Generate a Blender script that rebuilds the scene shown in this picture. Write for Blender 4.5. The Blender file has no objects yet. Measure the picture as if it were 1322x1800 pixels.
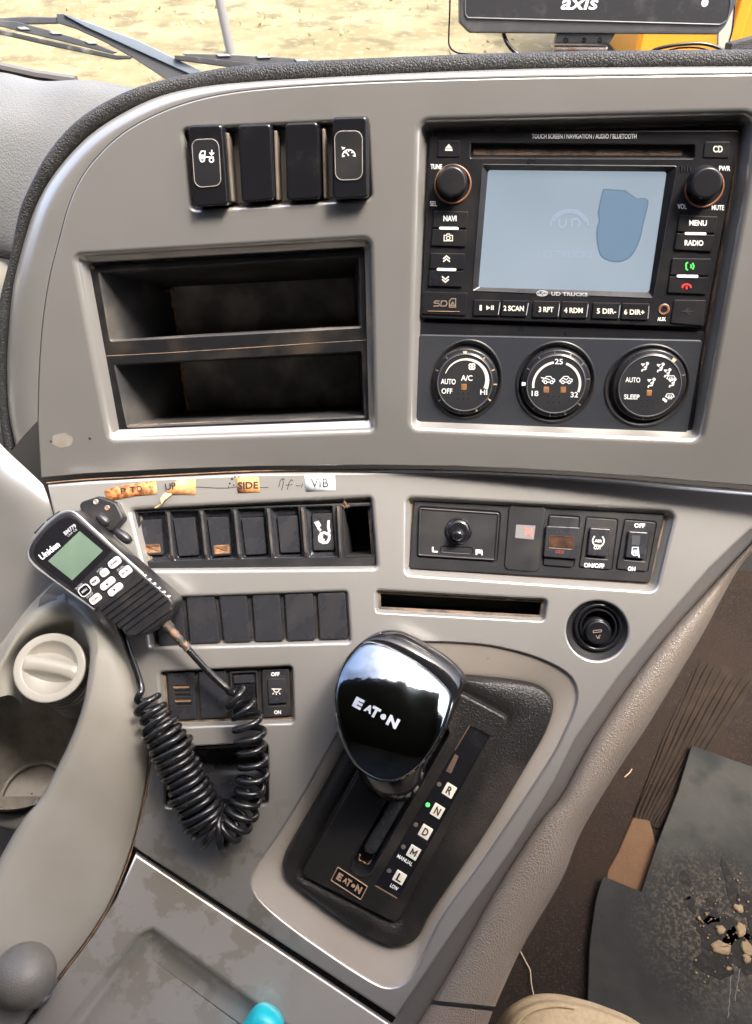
import bpy, bmesh, math, random
from mathutils import Vector, Matrix, noise
from mathutils.geometry import delaunay_2d_cdt
random.seed(7)
R = math.radians
SC = bpy.context.scene
COL = SC.collection
# ------------------------------------------------------------------ camera, sky, sun, exposure
F, CX, CY = 1360.0, 661.0, 900.0            # photo pixels (1322 x 1800)
PITCH = 45.0
CAM = Vector((0, 0, 2.3))
cd = bpy.data.cameras.new('camera'); cam = bpy.data.objects.new('camera', cd); COL.objects.link(cam)
cam.location = CAM; cam.rotation_euler = (R(90-PITCH), 0, 0)
cd.sensor_fit = 'VERTICAL'; cd.angle = 2*math.atan(CY/F); cd.dof.use_dof = True; cd.dof.focus_distance = .52; cd.sensor_height = 24; cd.dof.aperture_fstop = 18.0; cd.clip_start = 0.02; cd.clip_end = 2000
SC.camera = cam
SUN_EL, SUN_AZ = 66.0, 112.0               # azimuth measured from +Y clockwise
W = bpy.data.worlds.new('World'); SC.world = W; W.use_nodes = True
nt = W.node_tree; bg = nt.nodes['Background']
sky = nt.nodes.new('ShaderNodeTexSky'); sky.sky_type = 'NISHITA'; sky.sun_disc = False
sky.sun_elevation = R(SUN_EL); sky.sun_rotation = R(SUN_AZ); sky.dust_density = 5.0; sky.air_density = 0.6; sky.ozone_density = 0.1
nt.links.new(sky.outputs[0], bg.inputs[0]); bg.inputs[1].default_value = 0.15
sd = bpy.data.lights.new('sun', 'SUN'); sd.energy = 1.1; sd.angle = R(12); sd.color = (1, .95, .87)
sun = bpy.data.objects.new('sun', sd); COL.objects.link(sun)
sv = Vector((math.sin(R(SUN_AZ))*math.cos(R(SUN_EL)), math.cos(R(SUN_AZ))*math.cos(R(SUN_EL)), math.sin(R(SUN_EL))))
sun.rotation_euler = sv.to_track_quat('Z', 'Y').to_euler()
SC.view_settings.view_transform = 'Standard'; SC.view_settings.look = 'None'
SC.view_settings.exposure = 2.76; SC.view_settings.gamma = 1.0; SC.view_settings.use_curve_mapping = False
SC.render.engine = 'CYCLES'
try:
    SC.cycles.use_denoising = True; SC.cycles.max_bounces = 8; SC.cycles.diffuse_bounces = 5
    SC.cycles.glossy_bounces = 4; SC.cycles.sample_clamp_indirect = 6.0
except Exception: pass
# ------------------------------------------------------------------ geometry toolkit
U = 0.00035                                  # one unit of height, about one photo pixel on the dash
_s, _c = math.sin(R(PITCH)), math.cos(R(PITCH))
RX, UPV, FW = Vector((1,0,0)), Vector((0,_s,_c)), Vector((0,_c,-_s))
def ray(px, py): return RX*((px-CX)/F) + UPV*((CY-py)/F) + FW
class Plane:
    def __init__(s, o, n, xref=None):
        s.o = o; s.n = n.normalized()
        x = xref or Vector((1,0,0)); s.e1 = (x - s.n*x.dot(s.n)).normalized(); s.e2 = s.n.cross(s.e1)
    def at(s, px, py, h=0):
        r = ray(px, py); t = (s.o + s.n*(h*U) - CAM).dot(s.n)/r.dot(s.n)
        return CAM + r*t
    def p2(s, px, py, h=0):
        d = s.at(px, py, h) - s.o; return (d.dot(s.e1)/U, d.dot(s.e2)/U)
    def p3(s, q, h=0): return s.o + s.e1*(q[0]*U) + s.e2*(q[1]*U) + s.n*(h*U)
    def sc(s, px, py, h=0):                  # units per pixel
        return (s.at(px, py, h) - CAM).dot(FW)/F/U
    def poly(s, pts, h=0): return [s.p2(x, y, h) for x, y in pts]
def inside(x, y, c):
    r = False
    for i in range(len(c)):
        (x1, y1), (x2, y2) = c[i-1], c[i]
        if (y1 > y) != (y2 > y) and x < (x2-x1)*(y-y1)/(y2-y1)+x1: r = not r
    return r
def area(c): return 0.5*sum(c[i-1][0]*c[i][1]-c[i][0]*c[i-1][1] for i in range(len(c)))
def ccw(c): return c if area(c) > 0 else c[::-1]
def rounded(c, r, seg=5):                    # round the corners of a polygon
    c = ccw(c); n = len(c); out = []
    rr = r if isinstance(r, (list, tuple)) else [r]*n
    for i in range(n):
        a, b, d = Vector(c[i-1]), Vector(c[i]), Vector(c[(i+1) % n])
        u, v = (a-b), (d-b); lu, lv = u.length, v.length; u.normalize(); v.normalize()
        ang = u.angle(v) if lu > 1e-6 and lv > 1e-6 else math.pi
        if ang > R(174): out.append(tuple(b)); continue
        t = min(rr[i]/math.tan(ang/2), lu*.48, lv*.48); r2 = t*math.tan(ang/2)
        cc = b + (u+v).normalized()*(r2/math.sin(ang/2))
        p, q = b+u*t, b+v*t
        a0 = math.atan2(p.y-cc.y, p.x-cc.x); a1 = math.atan2(q.y-cc.y, q.x-cc.x); da = a1-a0
        while da > math.pi: da -= 2*math.pi
        while da < -math.pi: da += 2*math.pi
        for k in range(seg+1):
            th = a0+da*k/seg; out.append((cc.x+r2*math.cos(th), cc.y+r2*math.sin(th)))
    return out
def inset(c, d):
    n = len(c); out = []
    if abs(d) < 1e-9: return list(c)
    for i in range(n):
        a, b, e = Vector(c[i-1]), Vector(c[i]), Vector(c[(i+1) % n])
        u, v = (b-a), (e-b)
        if u.length < 1e-9: u = v
        if v.length < 1e-9: v = u
        u.normalize(); v.normalize()
        n1, n2 = Vector((-u.y, u.x)), Vector((-v.y, v.x)); m = n1+n2
        if m.length < 1e-6: m = n1
        m.normalize(); k = 1/max(.35, m.dot(n1)); out.append((b.x+m.x*d*k, b.y+m.y*d*k))
    return out
def circ(P, px, py, r, h=0, n=40, ry=None):
    c = P.p2(px, py, h); k = P.sc(px, py, h); ry = ry or r
    return [(c[0]+r*k*math.cos(2*math.pi*i/n), c[1]+ry*k*math.sin(2*math.pi*i/n)) for i in range(n)]
def catmull(pts, k=8, closed=False):
    n = len(pts); out = []; P = [Vector(p) for p in pts]
    rng = n if closed else n-1
    for i in range(rng):
        if closed: a, b, c, d = P[i-1], P[i], P[(i+1) % n], P[(i+2) % n]
        else: a, b, c, d = P[max(i-1,0)], P[i], P[i+1], P[min(i+2,n-1)]
        for j in range(k):
            t = j/k; out.append(0.5*((2*b)+(c-a)*t+(2*a-5*b+4*c-d)*t*t+(3*b-a-3*c+d)*t**3))
    if not closed: out.append(P[-1])
    return out
def resample(pts, n, closed=False):
    P = [Vector(p) for p in pts]
    if closed: P = P+[P[0]]
    L = [0]
    for i in range(1, len(P)): L.append(L[-1]+(P[i]-P[i-1]).length)
    out = []; m = n if closed else n-1; j = 0
    for i in range(n):
        s = L[-1]*i/m
        while j < len(L)-2 and L[j+1] < s: j += 1
        t = (s-L[j])/max(1e-12, L[j+1]-L[j]); out.append(P[j].lerp(P[j+1], min(1, t)))
    return out
class MB:
    def __init__(s): s.v = []; s.f = []; s.m = []
    def add(s, vs, fs, mi=0):
        o = len(s.v); s.v += [Vector(x) for x in vs]
        s.f += [tuple(o+i for i in f) for f in fs]; s.m += [mi]*len(fs); return s
    def rings(s, P, rs, cap=True, cap0=False, mi=0, mis=None):     # rs: list of (contour2d, h)
        n = len(rs[0][0]); vs = []; 
        for c, h in rs: vs += [P.p3(q, h) for q in c]
        for k in range(len(rs)-1):
            fs = [(k*n+i, k*n+(i+1) % n, (k+1)*n+(i+1) % n, (k+1)*n+i) for i in range(n)]
            o = len(s.v)
            if k == 0: s.v += vs; base = o
            s.f += [tuple(base+i for i in f) for f in fs]; s.m += [mis[k] if mis else mi]*n
        if cap: s.f.append(tuple(base+(len(rs)-1)*n+i for i in range(n))); s.m.append(mis[-1] if mis else mi)
        if cap0: s.f.append(tuple(base+i for i in reversed(range(n)))); s.m.append(mi)
        return s
    def prof(s, P, c, pr, cap=True, mi=0, mis=None, cap0=False):               # pr: list of (inset, h)
        return s.rings(P, [(inset(c, d), h) for d, h in pr], cap, cap0, mi, mis)
    def button(s, P, c, h0, h1, b=3, mi=0):
        return s.prof(P, c, [(-.4,h0), (0,h1-b), (b*.3,h1-b*.3), (b,h1)], mi=mi)
    def fill(s, P, outer, holes, h=0, mi=0):
        vs = []; es = []
        for c in [outer]+holes:
            o = len(vs); n = len(c); vs += [Vector(q) for q in c]; es += [(o+i, o+(i+1) % n) for i in range(n)]
        r = delaunay_2d_cdt(vs, es, [], 2, 1e-5)
        fs = []
        for f in r[2]:
            q = [r[0][i] for i in f]; cx_ = sum(p.x for p in q)/len(q); cy_ = sum(p.y for p in q)/len(q)
            if any(inside(cx_, cy_, c) for c in holes) or not inside(cx_, cy_, outer): continue
            fs.append(tuple(f) if area([tuple(x) for x in q]) > 0 else tuple(reversed(f)))
        return s.add([P.p3(q, h) for q in r[0]], fs, mi)
    def grid(s, rows, mi=0, closed=False, flip=None):
        n = len(rows[0]); vs = [v for r in rows for v in r]; fs = []
        m = n if closed else n-1
        for i in range(len(rows)-1):
            for j in range(m): fs.append((i*n+j, i*n+(j+1) % n, (i+1)*n+(j+1) % n, (i+1)*n+j))
        if flip is None:
            t = 0
            for f in fs[::max(1, len(fs)//40)]:
                a, b, c = Vector(vs[f[0]]), Vector(vs[f[1]]), Vector(vs[f[2]])
                t += (b-a).cross(c-b).normalized().dot((CAM-a).normalized())
            flip = t < 0
        if flip: fs = [f[::-1] for f in fs]
        return s.add(vs, fs, mi)
    def tube(s, pts, r, n=8, mi=0, caps=True, flat=1.0, ref=None):
        P = [Vector(p) for p in pts]; rows = []; prev = None
        for i, p in enumerate(P):
            t = (P[min(i+1,len(P)-1)]-P[max(i-1,0)]).normalized()
            if prev is None:
                a = ref or Vector((0,0,1)); 
                if abs(a.dot(t)) > .95: a = Vector((1,0,0))
                x = (a-t*a.dot(t)).normalized()
            else: x = (prev-t*prev.dot(t)).normalized()
            prev = x; y = t.cross(x); rr = r[i] if isinstance(r, (list,tuple)) else r
            rows.append([p+x*(rr*flat*math.cos(2*math.pi*k/n))+y*(rr*math.sin(2*math.pi*k/n)) for k in range(n)])
        s.grid(rows, mi, closed=True, flip=False)
        if caps:
            o = len(s.v)-n*len(rows)
            s.f.append(tuple(o+k for k in reversed(range(n)))); s.m.append(mi)
            s.f.append(tuple(o+(len(rows)-1)*n+k for k in range(n))); s.m.append(mi)
        return s
    def box(s, c, ax, ay, az, mi=0):            # centre and three half-axis vectors
        vs = [c+ax*i+ay*j+az*k for k in (-1,1) for j in (-1,1) for i in (-1,1)]
        return s.add(vs, [(0,2,3,1),(4,5,7,6),(0,1,5,4),(2,6,7,3),(0,4,6,2),(1,3,7,5)], mi)
    def quad(s, P, pts, h, mi=0):
        c = ccw(P.poly(pts, h)); return s.add([P.p3(q, h) for q in c], [tuple(range(len(c)))], mi)
    def build(s, name, mats, parent=None, sharp=38, wn=True, bevel=0, label=None, kind=None, subsurf=0):
        me = bpy.data.meshes.new(name)
        root = parent
        while root is not None and root.parent is not None: root = root.parent
        off = root.location if root is not None else Vector((0,0,0))
        bm = bmesh.new(); vv = [bm.verts.new(v-off) for v in s.v]
        for f, m in zip(s.f, s.m):
            try: q = bm.faces.new([vv[i] for i in f]); q.material_index = m; q.smooth = True
            except ValueError: pass
        bmesh.ops.remove_doubles(bm, verts=bm.verts, dist=2e-6)
        bm.to_mesh(me); bm.free()
        for m in (mats if isinstance(mats, (list,tuple)) else [mats]): me.materials.append(m)
        me.set_sharp_from_angle(angle=R(sharp))
        o = bpy.data.objects.new(name, me); COL.objects.link(o)
        if parent is not None: o.parent = parent
        if bevel:
            b = o.modifiers.new('bevel', 'BEVEL'); b.width = bevel*U; b.segments = 2; b.limit_method = 'ANGLE'; b.angle_limit = R(35)
        if subsurf:
            b = o.modifiers.new('sub', 'SUBSURF'); b.levels = b.render_levels = subsurf
        if wn and not subsurf:
            w = o.modifiers.new('wn', 'WEIGHTED_NORMAL'); w.keep_sharp = True; w.weight = 80
        if label: o['label'] = label
        if kind: o['kind'] = kind
        return o
def tag(o, label, cat, group=None):
    o['label'] = label; o['category'] = cat
    if group: o['group'] = group
    return o
def thing(name, label, cat, base, group=None):
    o = bpy.data.objects.new(name, None); o.empty_display_size = .02; COL.objects.link(o); o.location = base
    return tag(o, label, cat, group)
def text(P, s, cx, cy, hpx, M, parent, h, ang=0, width=None, bold=0.0, shear=0, name='lettering', ydir=None, thick=0, alpha=None):
    c = bpy.data.curves.new('t', 'FONT'); c.body = s; c.size = 1; c.offset = bold; c.align_x = 'CENTER'; c.shear = shear
    c.resolution_u = 3
    o = bpy.data.objects.new('t', c); COL.objects.link(o); bpy.context.view_layer.update()
    me = bpy.data.meshes.new_from_object(o); bpy.data.objects.remove(o); bpy.data.curves.remove(c)
    xs = [v.co.x for v in me.vertices]; ys = [v.co.y for v in me.vertices]
    x0, x1, y0, y1 = min(xs), max(xs), min(ys), max(ys)
    k = hpx/(y1-y0); kx = (width/(x1-x0)) if width else k*.92
    a = R(ang); ux, uy = math.cos(a), -math.sin(a)       # pixel space, y down; ang counter-clockwise
    if ydir: vx, vy = ydir
    else: vx, vy = -math.sin(a), -math.cos(a)
    mb = MB(); vs = []
    for v in me.vertices:
        x = (v.co.x-(x0+x1)/2)*kx; y = (v.co.y-(y0+y1)/2)*k
        X, Y = cx+ux*x+vx*y, cy+uy*x+vy*y; vs.append(P.at(X, Y, h(X, Y) if callable(h) else h))
    mb.add(vs, [tuple(p.vertices) for p in me.polygons]); bpy.data.meshes.remove(me)
    return mb.build(name, M, parent, wn=False)
def strokes(P, lines, cx, cy, k, M, parent, h, w=1.6, ang=0, name='icon', polys=(), extra=None):
    """line icon in px units: polylines of (x, y-up) scaled by k about (cx, cy)"""
    mb = MB(); a = R(ang); ca, sa = math.cos(a), math.sin(a)
    def T(x, y): X, Y = x*k, y*k; return P.at(cx+X*ca-Y*sa, cy-(X*sa+Y*ca), h)
    for ln in lines:
        n = len(ln); L = []; Rr = []
        for i in range(n):
            p = Vector(ln[i]); closed = n > 3 and (Vector(ln[0])-Vector(ln[-1])).length < 1e-6
            a_ = p-Vector(ln[i-1] if i else (ln[-2] if closed else ln[0])); b_ = Vector(ln[i+1] if i < n-1 else (ln[1] if closed else ln[-1]))-p
            if a_.length < 1e-9: a_ = b_
            if b_.length < 1e-9: b_ = a_
            if a_.length < 1e-9: continue
            a_.normalize(); b_.normalize(); n1, n2 = Vector((-a_.y, a_.x)), Vector((-b_.y, b_.x)); m_ = n1+n2   # mitred joint
            if m_.length < 1e-3: m_ = n1
            m_.normalize(); nn = m_*(w/2/k/max(.42, m_.dot(n1)))
            L.append(T(*(p+nn))); Rr.append(T(*(p-nn)))
        mb.add(L+Rr, [(i, i+1, len(L)+i+1, len(L)+i) for i in range(len(L)-1)])
    for pl in polys: mb.add([T(*p) for p in pl], [tuple(range(len(pl)))])
    return mb.build(name, M, parent, wn=False)
def arc(x, y, r, a0, a1, n=14, ry=None): 
    return [(x+r*math.cos(R(a0+(a1-a0)*i/n)), y+(ry or r)*math.sin(R(a0+(a1-a0)*i/n))) for i in range(n+1)]
# ------------------------------------------------------------------ materials
def mat(name, col, rough=.5, metal=0.0, bump=None, mix=None, spec=.5, coat=0, rvar=0, mix2=None, emis=None, mix3=None):
    """bump=(kind, scale, strength); mix=(colour, noise scale, low, high[, amount]) lays procedural dust / wear over the base"""
    m = bpy.data.materials.new(name); m.use_nodes = True; t = m.node_tree; N = t.nodes; L = t.links
    b = N['Principled BSDF']; tc = N.new('ShaderNodeTexCoord'); co = tc.outputs['Object']
    b.inputs['Roughness'].default_value = rough; b.inputs['Metallic'].default_value = metal
    b.inputs['Specular IOR Level'].default_value = spec; b.inputs['Coat Weight'].default_value = coat
    b.inputs['Coat Roughness'].default_value = .08
    def nz(scale, det=5, ro=.6):
        n = N.new('ShaderNodeTexNoise'); n.inputs['Scale'].default_value = scale; n.inputs['Detail'].default_value = det
        n.inputs['Roughness'].default_value = ro; L.new(co, n.inputs['Vector']); return n.outputs[0]
    rgb = N.new('ShaderNodeRGB'); rgb.outputs[0].default_value = (*col, 1); out = rgb.outputs[0]
    for mx in (mix, mix2, mix3):
        if not mx: continue
        mr = N.new('ShaderNodeMapRange'); L.new(nz(mx[1], 3 if mx[1] < 40 else 5, .5 if mx[1] < 40 else .6), mr.inputs[0]); mr.inputs[1].default_value = mx[2]; mr.inputs[2].default_value = mx[3]
        mr.inputs[4].default_value = mx[4] if len(mx) > 4 else 1.0
        fac = mr.outputs[0]
        if len(mx) > 5:                       # confine the wear to a region: (centre, inner radius, outer radius)
            vd = N.new('ShaderNodeVectorMath'); vd.operation = 'DISTANCE'; L.new(N.new('ShaderNodeNewGeometry').outputs['Position'], vd.inputs[0]); vd.inputs[1].default_value = mx[5][0]
            m2 = N.new('ShaderNodeMapRange'); L.new(vd.outputs['Value'], m2.inputs[0]); m2.inputs[1].default_value = mx[5][1]; m2.inputs[2].default_value = mx[5][2]; m2.inputs[3].default_value = 1; m2.inputs[4].default_value = 0
            mu = N.new('ShaderNodeMath'); mu.operation = 'MULTIPLY'; L.new(fac, mu.inputs[0]); L.new(m2.outputs[0], mu.inputs[1]); fac = mu.outputs[0]
        mm = N.new('ShaderNodeMix'); mm.data_type = 'RGBA'; L.new(fac, mm.inputs[0]); L.new(out, mm.inputs[6])
        mm.inputs[7].default_value = (*mx[0], 1); out = mm.outputs[2]
    L.new(out, b.inputs['Base Color'])
    if rvar:
        mr = N.new('ShaderNodeMapRange'); L.new(nz(60), mr.inputs[0]); mr.inputs[1].default_value = .3; mr.inputs[2].default_value = .7
        mr.inputs[3].default_value = max(.03, rough-rvar); mr.inputs[4].default_value = min(1, rough+rvar); L.new(mr.outputs[0], b.inputs['Roughness'])
    if bump:
        bp = N.new('ShaderNodeBump'); bp.inputs['Distance'].default_value = bump[3] if len(bump) > 3 else .001
        bp.inputs['Strength'].default_value = bump[2]
        if bump[0] == 'noise': src = nz(bump[1], 4)
        else:
            vo = N.new('ShaderNodeTexVoronoi'); vo.inputs['Scale'].default_value = bump[1]; vo.feature = 'DISTANCE_TO_EDGE' if bump[0] == 'cells' else 'F1'
            wob = N.new('ShaderNodeVectorMath'); wob.operation = 'ADD'; L.new(co, wob.inputs[0])
            nn = N.new('ShaderNodeTexNoise'); nn.inputs['Scale'].default_value = bump[1]*.7; L.new(co, nn.inputs['Vector'])
            sc = N.new('ShaderNodeVectorMath'); sc.operation = 'SCALE'; L.new(nn.outputs[1], sc.inputs[0]); sc.inputs['Scale'].default_value = .5/bump[1]
            L.new(sc.outputs[0], wob.inputs[1]); L.new(wob.outputs[0], vo.inputs['Vector'])
            mr = N.new('ShaderNodeMapRange'); L.new(vo.outputs[0], mr.inputs[0]); mr.inputs[1].default_value = 0; mr.inputs[2].default_value = .25 if bump[0] == 'cells' else .8
            src = mr.outputs[0]
        L.new(src, bp.inputs['Height']); L.new(bp.outputs[0], b.inputs['Normal'])
    if emis:
        b.inputs['Emission Color'].default_value = (*emis[0], 1); b.inputs['Emission Strength'].default_value = emis[1]
    return m
DUST = (.21,.14,.09)
PC = (.46,.443,.417)
PAINT = mat('silver_grey_plastic', PC, .28, .66, None, ((.34,.315,.275),7,.40,.70,.45))
SEAM = mat('dusty_seam', (.05,.045,.04), .8, 0, None, (DUST,70,.36,.56,.9))
BEIGE = mat('beige_plastic', (.265,.25,.215), .34, 0, None, ((.20,.18,.145),12,.45,.7,.5), mix2=((.14,.11,.09),420,.71,.77,.6), rvar=.06)
BROWN = mat('dusty_beige_plastic', (.33,.30,.262), .5, 0, None, ((.24,.185,.14),10,.42,.72,.6), mix2=((.12,.08,.05),300,.68,.75,.6))
BLACK = mat('black_satin_plastic', (.016,.016,.018), .42, 0, None, ((.055,.045,.038),35,.5,.8,.5), rvar=.08)
GLOSS = mat('black_gloss_plastic', (.010,.010,.012), .14, 0, None, ((.04,.036,.034),60,.55,.8,.35), rvar=.05, mix2=((.28,.26,.25),700,.72,.76,.35))
CORD = mat('black_cord_plastic', (.010,.010,.011), .2, 0, None, ((.04,.035,.03),90,.5,.8,.5))
SWITCH = mat('black_switch_plastic', (.026,.027,.031), .27, 0, None, ((.06,.05,.045),60,.52,.8,.4), rvar=.06)
DARKP = mat('dark_recess_plastic', (.018,.017,.017), .5, 0, ('noise',900,.1), ((.07,.05,.036),30,.45,.72,.6))
ROUGHB = mat('grained_black_plastic', (.018,.017,.016), .23, 0, ('noise',800,.7), ((.09,.075,.062),26,.48,.78,.45))
PADB = mat('grained_black_trim', (.02,.02,.02), .6, 0, ('cells',560,.5), ((.10,.09,.08),20,.5,.8,.3))
PADG = mat('grained_grey_pad', (.13,.129,.122), .55, 0, ('cells',480,.25), ((.12,.115,.105),8,.45,.75,.5))
LEATH = mat('grained_grey_vinyl', (.235,.20,.165), .34, 0, ('cells',480,.36), ((.18,.135,.095),9,.45,.72,.6), rvar=.06)
TRIM = mat('dark_grey_trim', (.11,.104,.102), .38, 0, None, ((.16,.11,.075),12,.5,.75,.4))
DUSTM = mat('brown_dust', (.26,.155,.09), .95, 0, ('noise',1500,.6), ((.10,.065,.045),160,.4,.65,.8))
WHITE = mat('white_print', (.86,.86,.84), .6)
DIMP = mat('worn_print', (.22,.17,.13), .7)
GREYP = mat('grey_print', (.45,.46,.47), .6)
CREAM = mat('cream_print', (.80,.77,.66), .6, 0, None, ((.6,.5,.38),200,.5,.8,.4))
AMBER = mat('amber_lens', (.38,.17,.07), .35, 0, None, ((.12,.07,.04),300,.4,.7,.8))
CHROME = mat('dark_chrome', (.26,.31,.36), .05, 1.0, ('noise',46,.09), ((.27,.255,.23),130,.52,.72,.5), mix2=((.04,.045,.05),38,.5,.66,.5))
SILV = mat('silver_trim', (.50,.51,.53), .22, .9, None, ((.2,.2,.2),120,.5,.8,.5))
SPECK = mat('satin_chrome_print', (.50,.54,.60), .3, .5)
STEEL = mat('rusty_steel', (.42,.36,.32), .45, .6, ('noise',600,.2), ((.32,.15,.07),60,.45,.65,.8))
SEEM = bpy.data.materials
# ------------------------------------------------------------------ planes of the dash
def rotz(v, a): return Matrix.Rotation(R(a), 3, 'Z') @ v
nA = rotz(Vector((0, -math.cos(R(20)), math.sin(R(20)))), -8)
A = Plane(CAM + ray(700, 500)*.48, nA, rotz(Vector((1,0,0)), -8))
nB = rotz(Vector((0, -math.cos(R(45)), math.sin(R(45)))), -4)
B = Plane(A.at(661, 832, -14), nB, rotz(Vector((1,0,0)), -4))
_a, _b, _d = B.at(232,1493,-4), B.at(690,1800,-4), B.at(80,1820,115)
D = Plane(_a, ((_d-_a).cross(_b-_a)) if ((_d-_a).cross(_b-_a)).dot(CAM-_a) > 0 else ((_b-_a).cross(_d-_a)))
H = Plane(B.at(90,1200,20), Vector((0,0,1)))
ZF = 1.42                                    # cab floor
FL = Plane(Vector((0,0,ZF)), Vector((0,0,1)))
PAINT2 = mat('stained_grey_plastic', PC, .28, .6, None, ((.34,.315,.275),7,.40,.70,.45), mix3=((.29,.265,.205),44,.50,.56,.6,(B.at(320,1570),.06,.115)))
# ------------------------------------------------------------------ cab shell, ground, outside
LINING = mat('cab_lining', (.035,.033,.03), .9)
DARKL = mat('cab_dark_lining', (.05,.047,.045), .9)
GRASS = mat('dry_grass', (.118,.097,.043), .95, 0, ('noise',14,.6), ((.165,.137,.072),.9,.42,.58,.9), mix2=((.07,.056,.022),2.6,.52,.64,.8), mix3=((.205,.175,.105),9,.56,.66,.7))
n = 60; rows = []
for i in range(n+1):
    rows.append([])
    for j in range(n+1):
        x, y = (j-n/2), i-n/3; x = math.copysign(abs(x)**2.1*.12, x); y = math.copysign(abs(y)**2.1*.2, y)
        rows[-1].append(Vector((x, y, .05*noise.noise((x*.4, y*.4, 0)))))
MB().grid(rows).build('ground', GRASS, kind='structure', wn=False)
TUFT = mat('dry_grass_blades', (.40,.31,.15), .9, 0, None, ((.30,.24,.10),3,.4,.6,.9))
mb = MB(); rg = random.Random(3)
for i in range(2600):
    x, y = rg.uniform(-7, 9), rg.uniform(5.5, 14)
    if noise.noise((x*.9, y*.9, 4)) < rg.uniform(-.25,.35): continue
    hh = rg.uniform(.015,.06); a = rg.uniform(0, 6.3); d = Vector((math.cos(a), math.sin(a), 0))*rg.uniform(.01,.03)
    p = Vector((x, y, 0)); l = Vector((rg.uniform(-.05,.05), rg.uniform(-.05,.05), hh))
    mb.add([p-d, p+d, p+l], [(0,1,2)])
mb.build('dry_grass', TUFT, kind='stuff', wn=False)

def shell(name, c, hx, hy, hz, m):
    MB().box(Vector(c), Vector((hx,0,0)), Vector((0,hy,0)), Vector((0,0,hz))).build(name, m, kind='structure')
shell('cab_roof', (-.1,-.375,3.04), 1.25, .495, .02, LINING)  # unseen roof, front edge drawn back to let sky light onto the dash
shell('cab_rear_wall', (-.1,-.88,2.2), 1.25, .02, .82, DARKL)

for sx, nm in ((-1.36,'cab_side_wall'), (1.16,'cab_side_wall')):
    hw_ = .36 if sx > 0 else .44; shell(nm, (sx,-.1,1.38+hw_), .02, .80, hw_, LINING)  # unseen side walls, sills raised to cut the window light
    py_ = (-.33,.55) if sx < 0 else (-.51,.38); shell('cab_side_blocker', (sx,py_[0]+.04,2.48), .02, py_[1]+.06, .54, LINING)  # unseen long panels added to block side light from the rear windows
shell('cab_floor', (-.1,.0,ZF-.03), 1.25, .9, .02, DARKL)
# carpet is the visible sheet on the floor
CARPET = mat('brown_carpet', (.017,.013,.011), 1, 0, ('noise',1400,1.0), ((.058,.042,.031),500,.5,.75,.8), mix2=((.028,.018,.013),14,.45,.7,.5), spec=.1)
rows = [[Vector((-.6+.05*j, -.35+.05*i, ZF+.004*noise.noise((j*.3,i*.3,2)))) for j in range(36)] for i in range(25)]
MB().grid(rows).build('carpet', CARPET, kind='structure', wn=False)
# firewall closing the dark footwell behind the bolster
MB().box(Vector((0,.80,1.66)), Vector((1.3,0,0)), Vector((0,.01,0)), Vector((0,.04,.26))).build('cab_front_wall', DARKL, kind='structure')

# windscreen
GLASS = bpy.data.materials.new('window_glass'); GLASS.use_nodes = True
t = GLASS.node_tree; t.nodes.clear(); o_ = t.nodes.new('ShaderNodeOutputMaterial'); tr = t.nodes.new('ShaderNodeBsdfTransparent'); gl = t.nodes.new('ShaderNodeBsdfGlossy')
gl.inputs['Roughness'].default_value = .02; mx = t.nodes.new('ShaderNodeMixShader'); mx.inputs[0].default_value = .03; tr.inputs[0].default_value = (.97,.985,.98,1)
t.links.new(tr.outputs[0], mx.inputs[1]); t.links.new(gl.outputs[0], mx.inputs[2]); t.links.new(mx.outputs[0], o_.inputs[0])
WS = Plane(Vector((0,.86,2.0)), Vector((0,-.93,.37)))
ws = MB().add([Vector((-1.35,.90,1.9)), Vector((1.15,.90,1.9)), Vector((1.15,.22,3.0)), Vector((-1.35,.22,3.0))], [(0,1,2,3)]).build('windscreen', GLASS, wn=False)
tag(ws, 'clear windscreen pane above the dashboard looking out on dry grass', 'windscreen')
WO = Plane(WS.o+WS.n*-.03, WS.n)             # wipers lie just outside the glass

# ------------------------------------------------------------------ DASHBOARD
dash = thing('dashboard', 'silver grey truck dashboard with dusty moulded recesses and black edge piping', 'dashboard', A.at(661,700))
seam = [(71,841),(150,834),(300,826),(450,820),(661,818),(800,820),(900,824),(1000,829),(1100,836),(1200,845),(1322,855),(1430,866),(1800,906)]
bend = [(71,841),(66,740),(68,660),(74,570),(86,490),(101,430),(122,355),(150,300),(198,247),(250,212),(320,182),(400,163),(500,152),(661,143),(850,137),(1000,134),(1200,131),(1430,128),(1800,126)]
pin  = [(28,788),(16,730),(12,660),(14,600),(22,509),(38,440),(63,362),(98,302),(148,246),(203,206),(274,171),(350,153),(450,143),(661,131),(850,123),(1000,119),(1200,117),(1430,116),(1800,116)]
pout = [(6,782),(0,730),(-6,660),(-6,600),(0,530),(20,450),(36,372),(56,325),(86,270),(124,222),(176,186),(252,156),(350,133),(450,119),(661,108),(850,100),(1000,96),(1200,93),(1430,92),(1800,92)]
bendS = [tuple(p) for p in resample(catmull(bend[1:], 6), 112)]
outA = [A.p2(*p) for p in bendS] + [A.p2(*p) for p in reversed(seam)]
hole_sw = rounded(A.poly([(313,221),(652,204),(660,357),(330,377)]), 16)
hole_cub = rounded(A.poly([(121,441),(660,409),(667,765),(186,781)]), [22,30,18,22] if False else 22)
hole_rad = rounded(A.poly([(727,202),(1345,186),(1325,330),(1240,784),(713,762)]), [26,26,40,34,26], 7)
outA = ccw(outA)
mb = MB()
FR = 11
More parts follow.
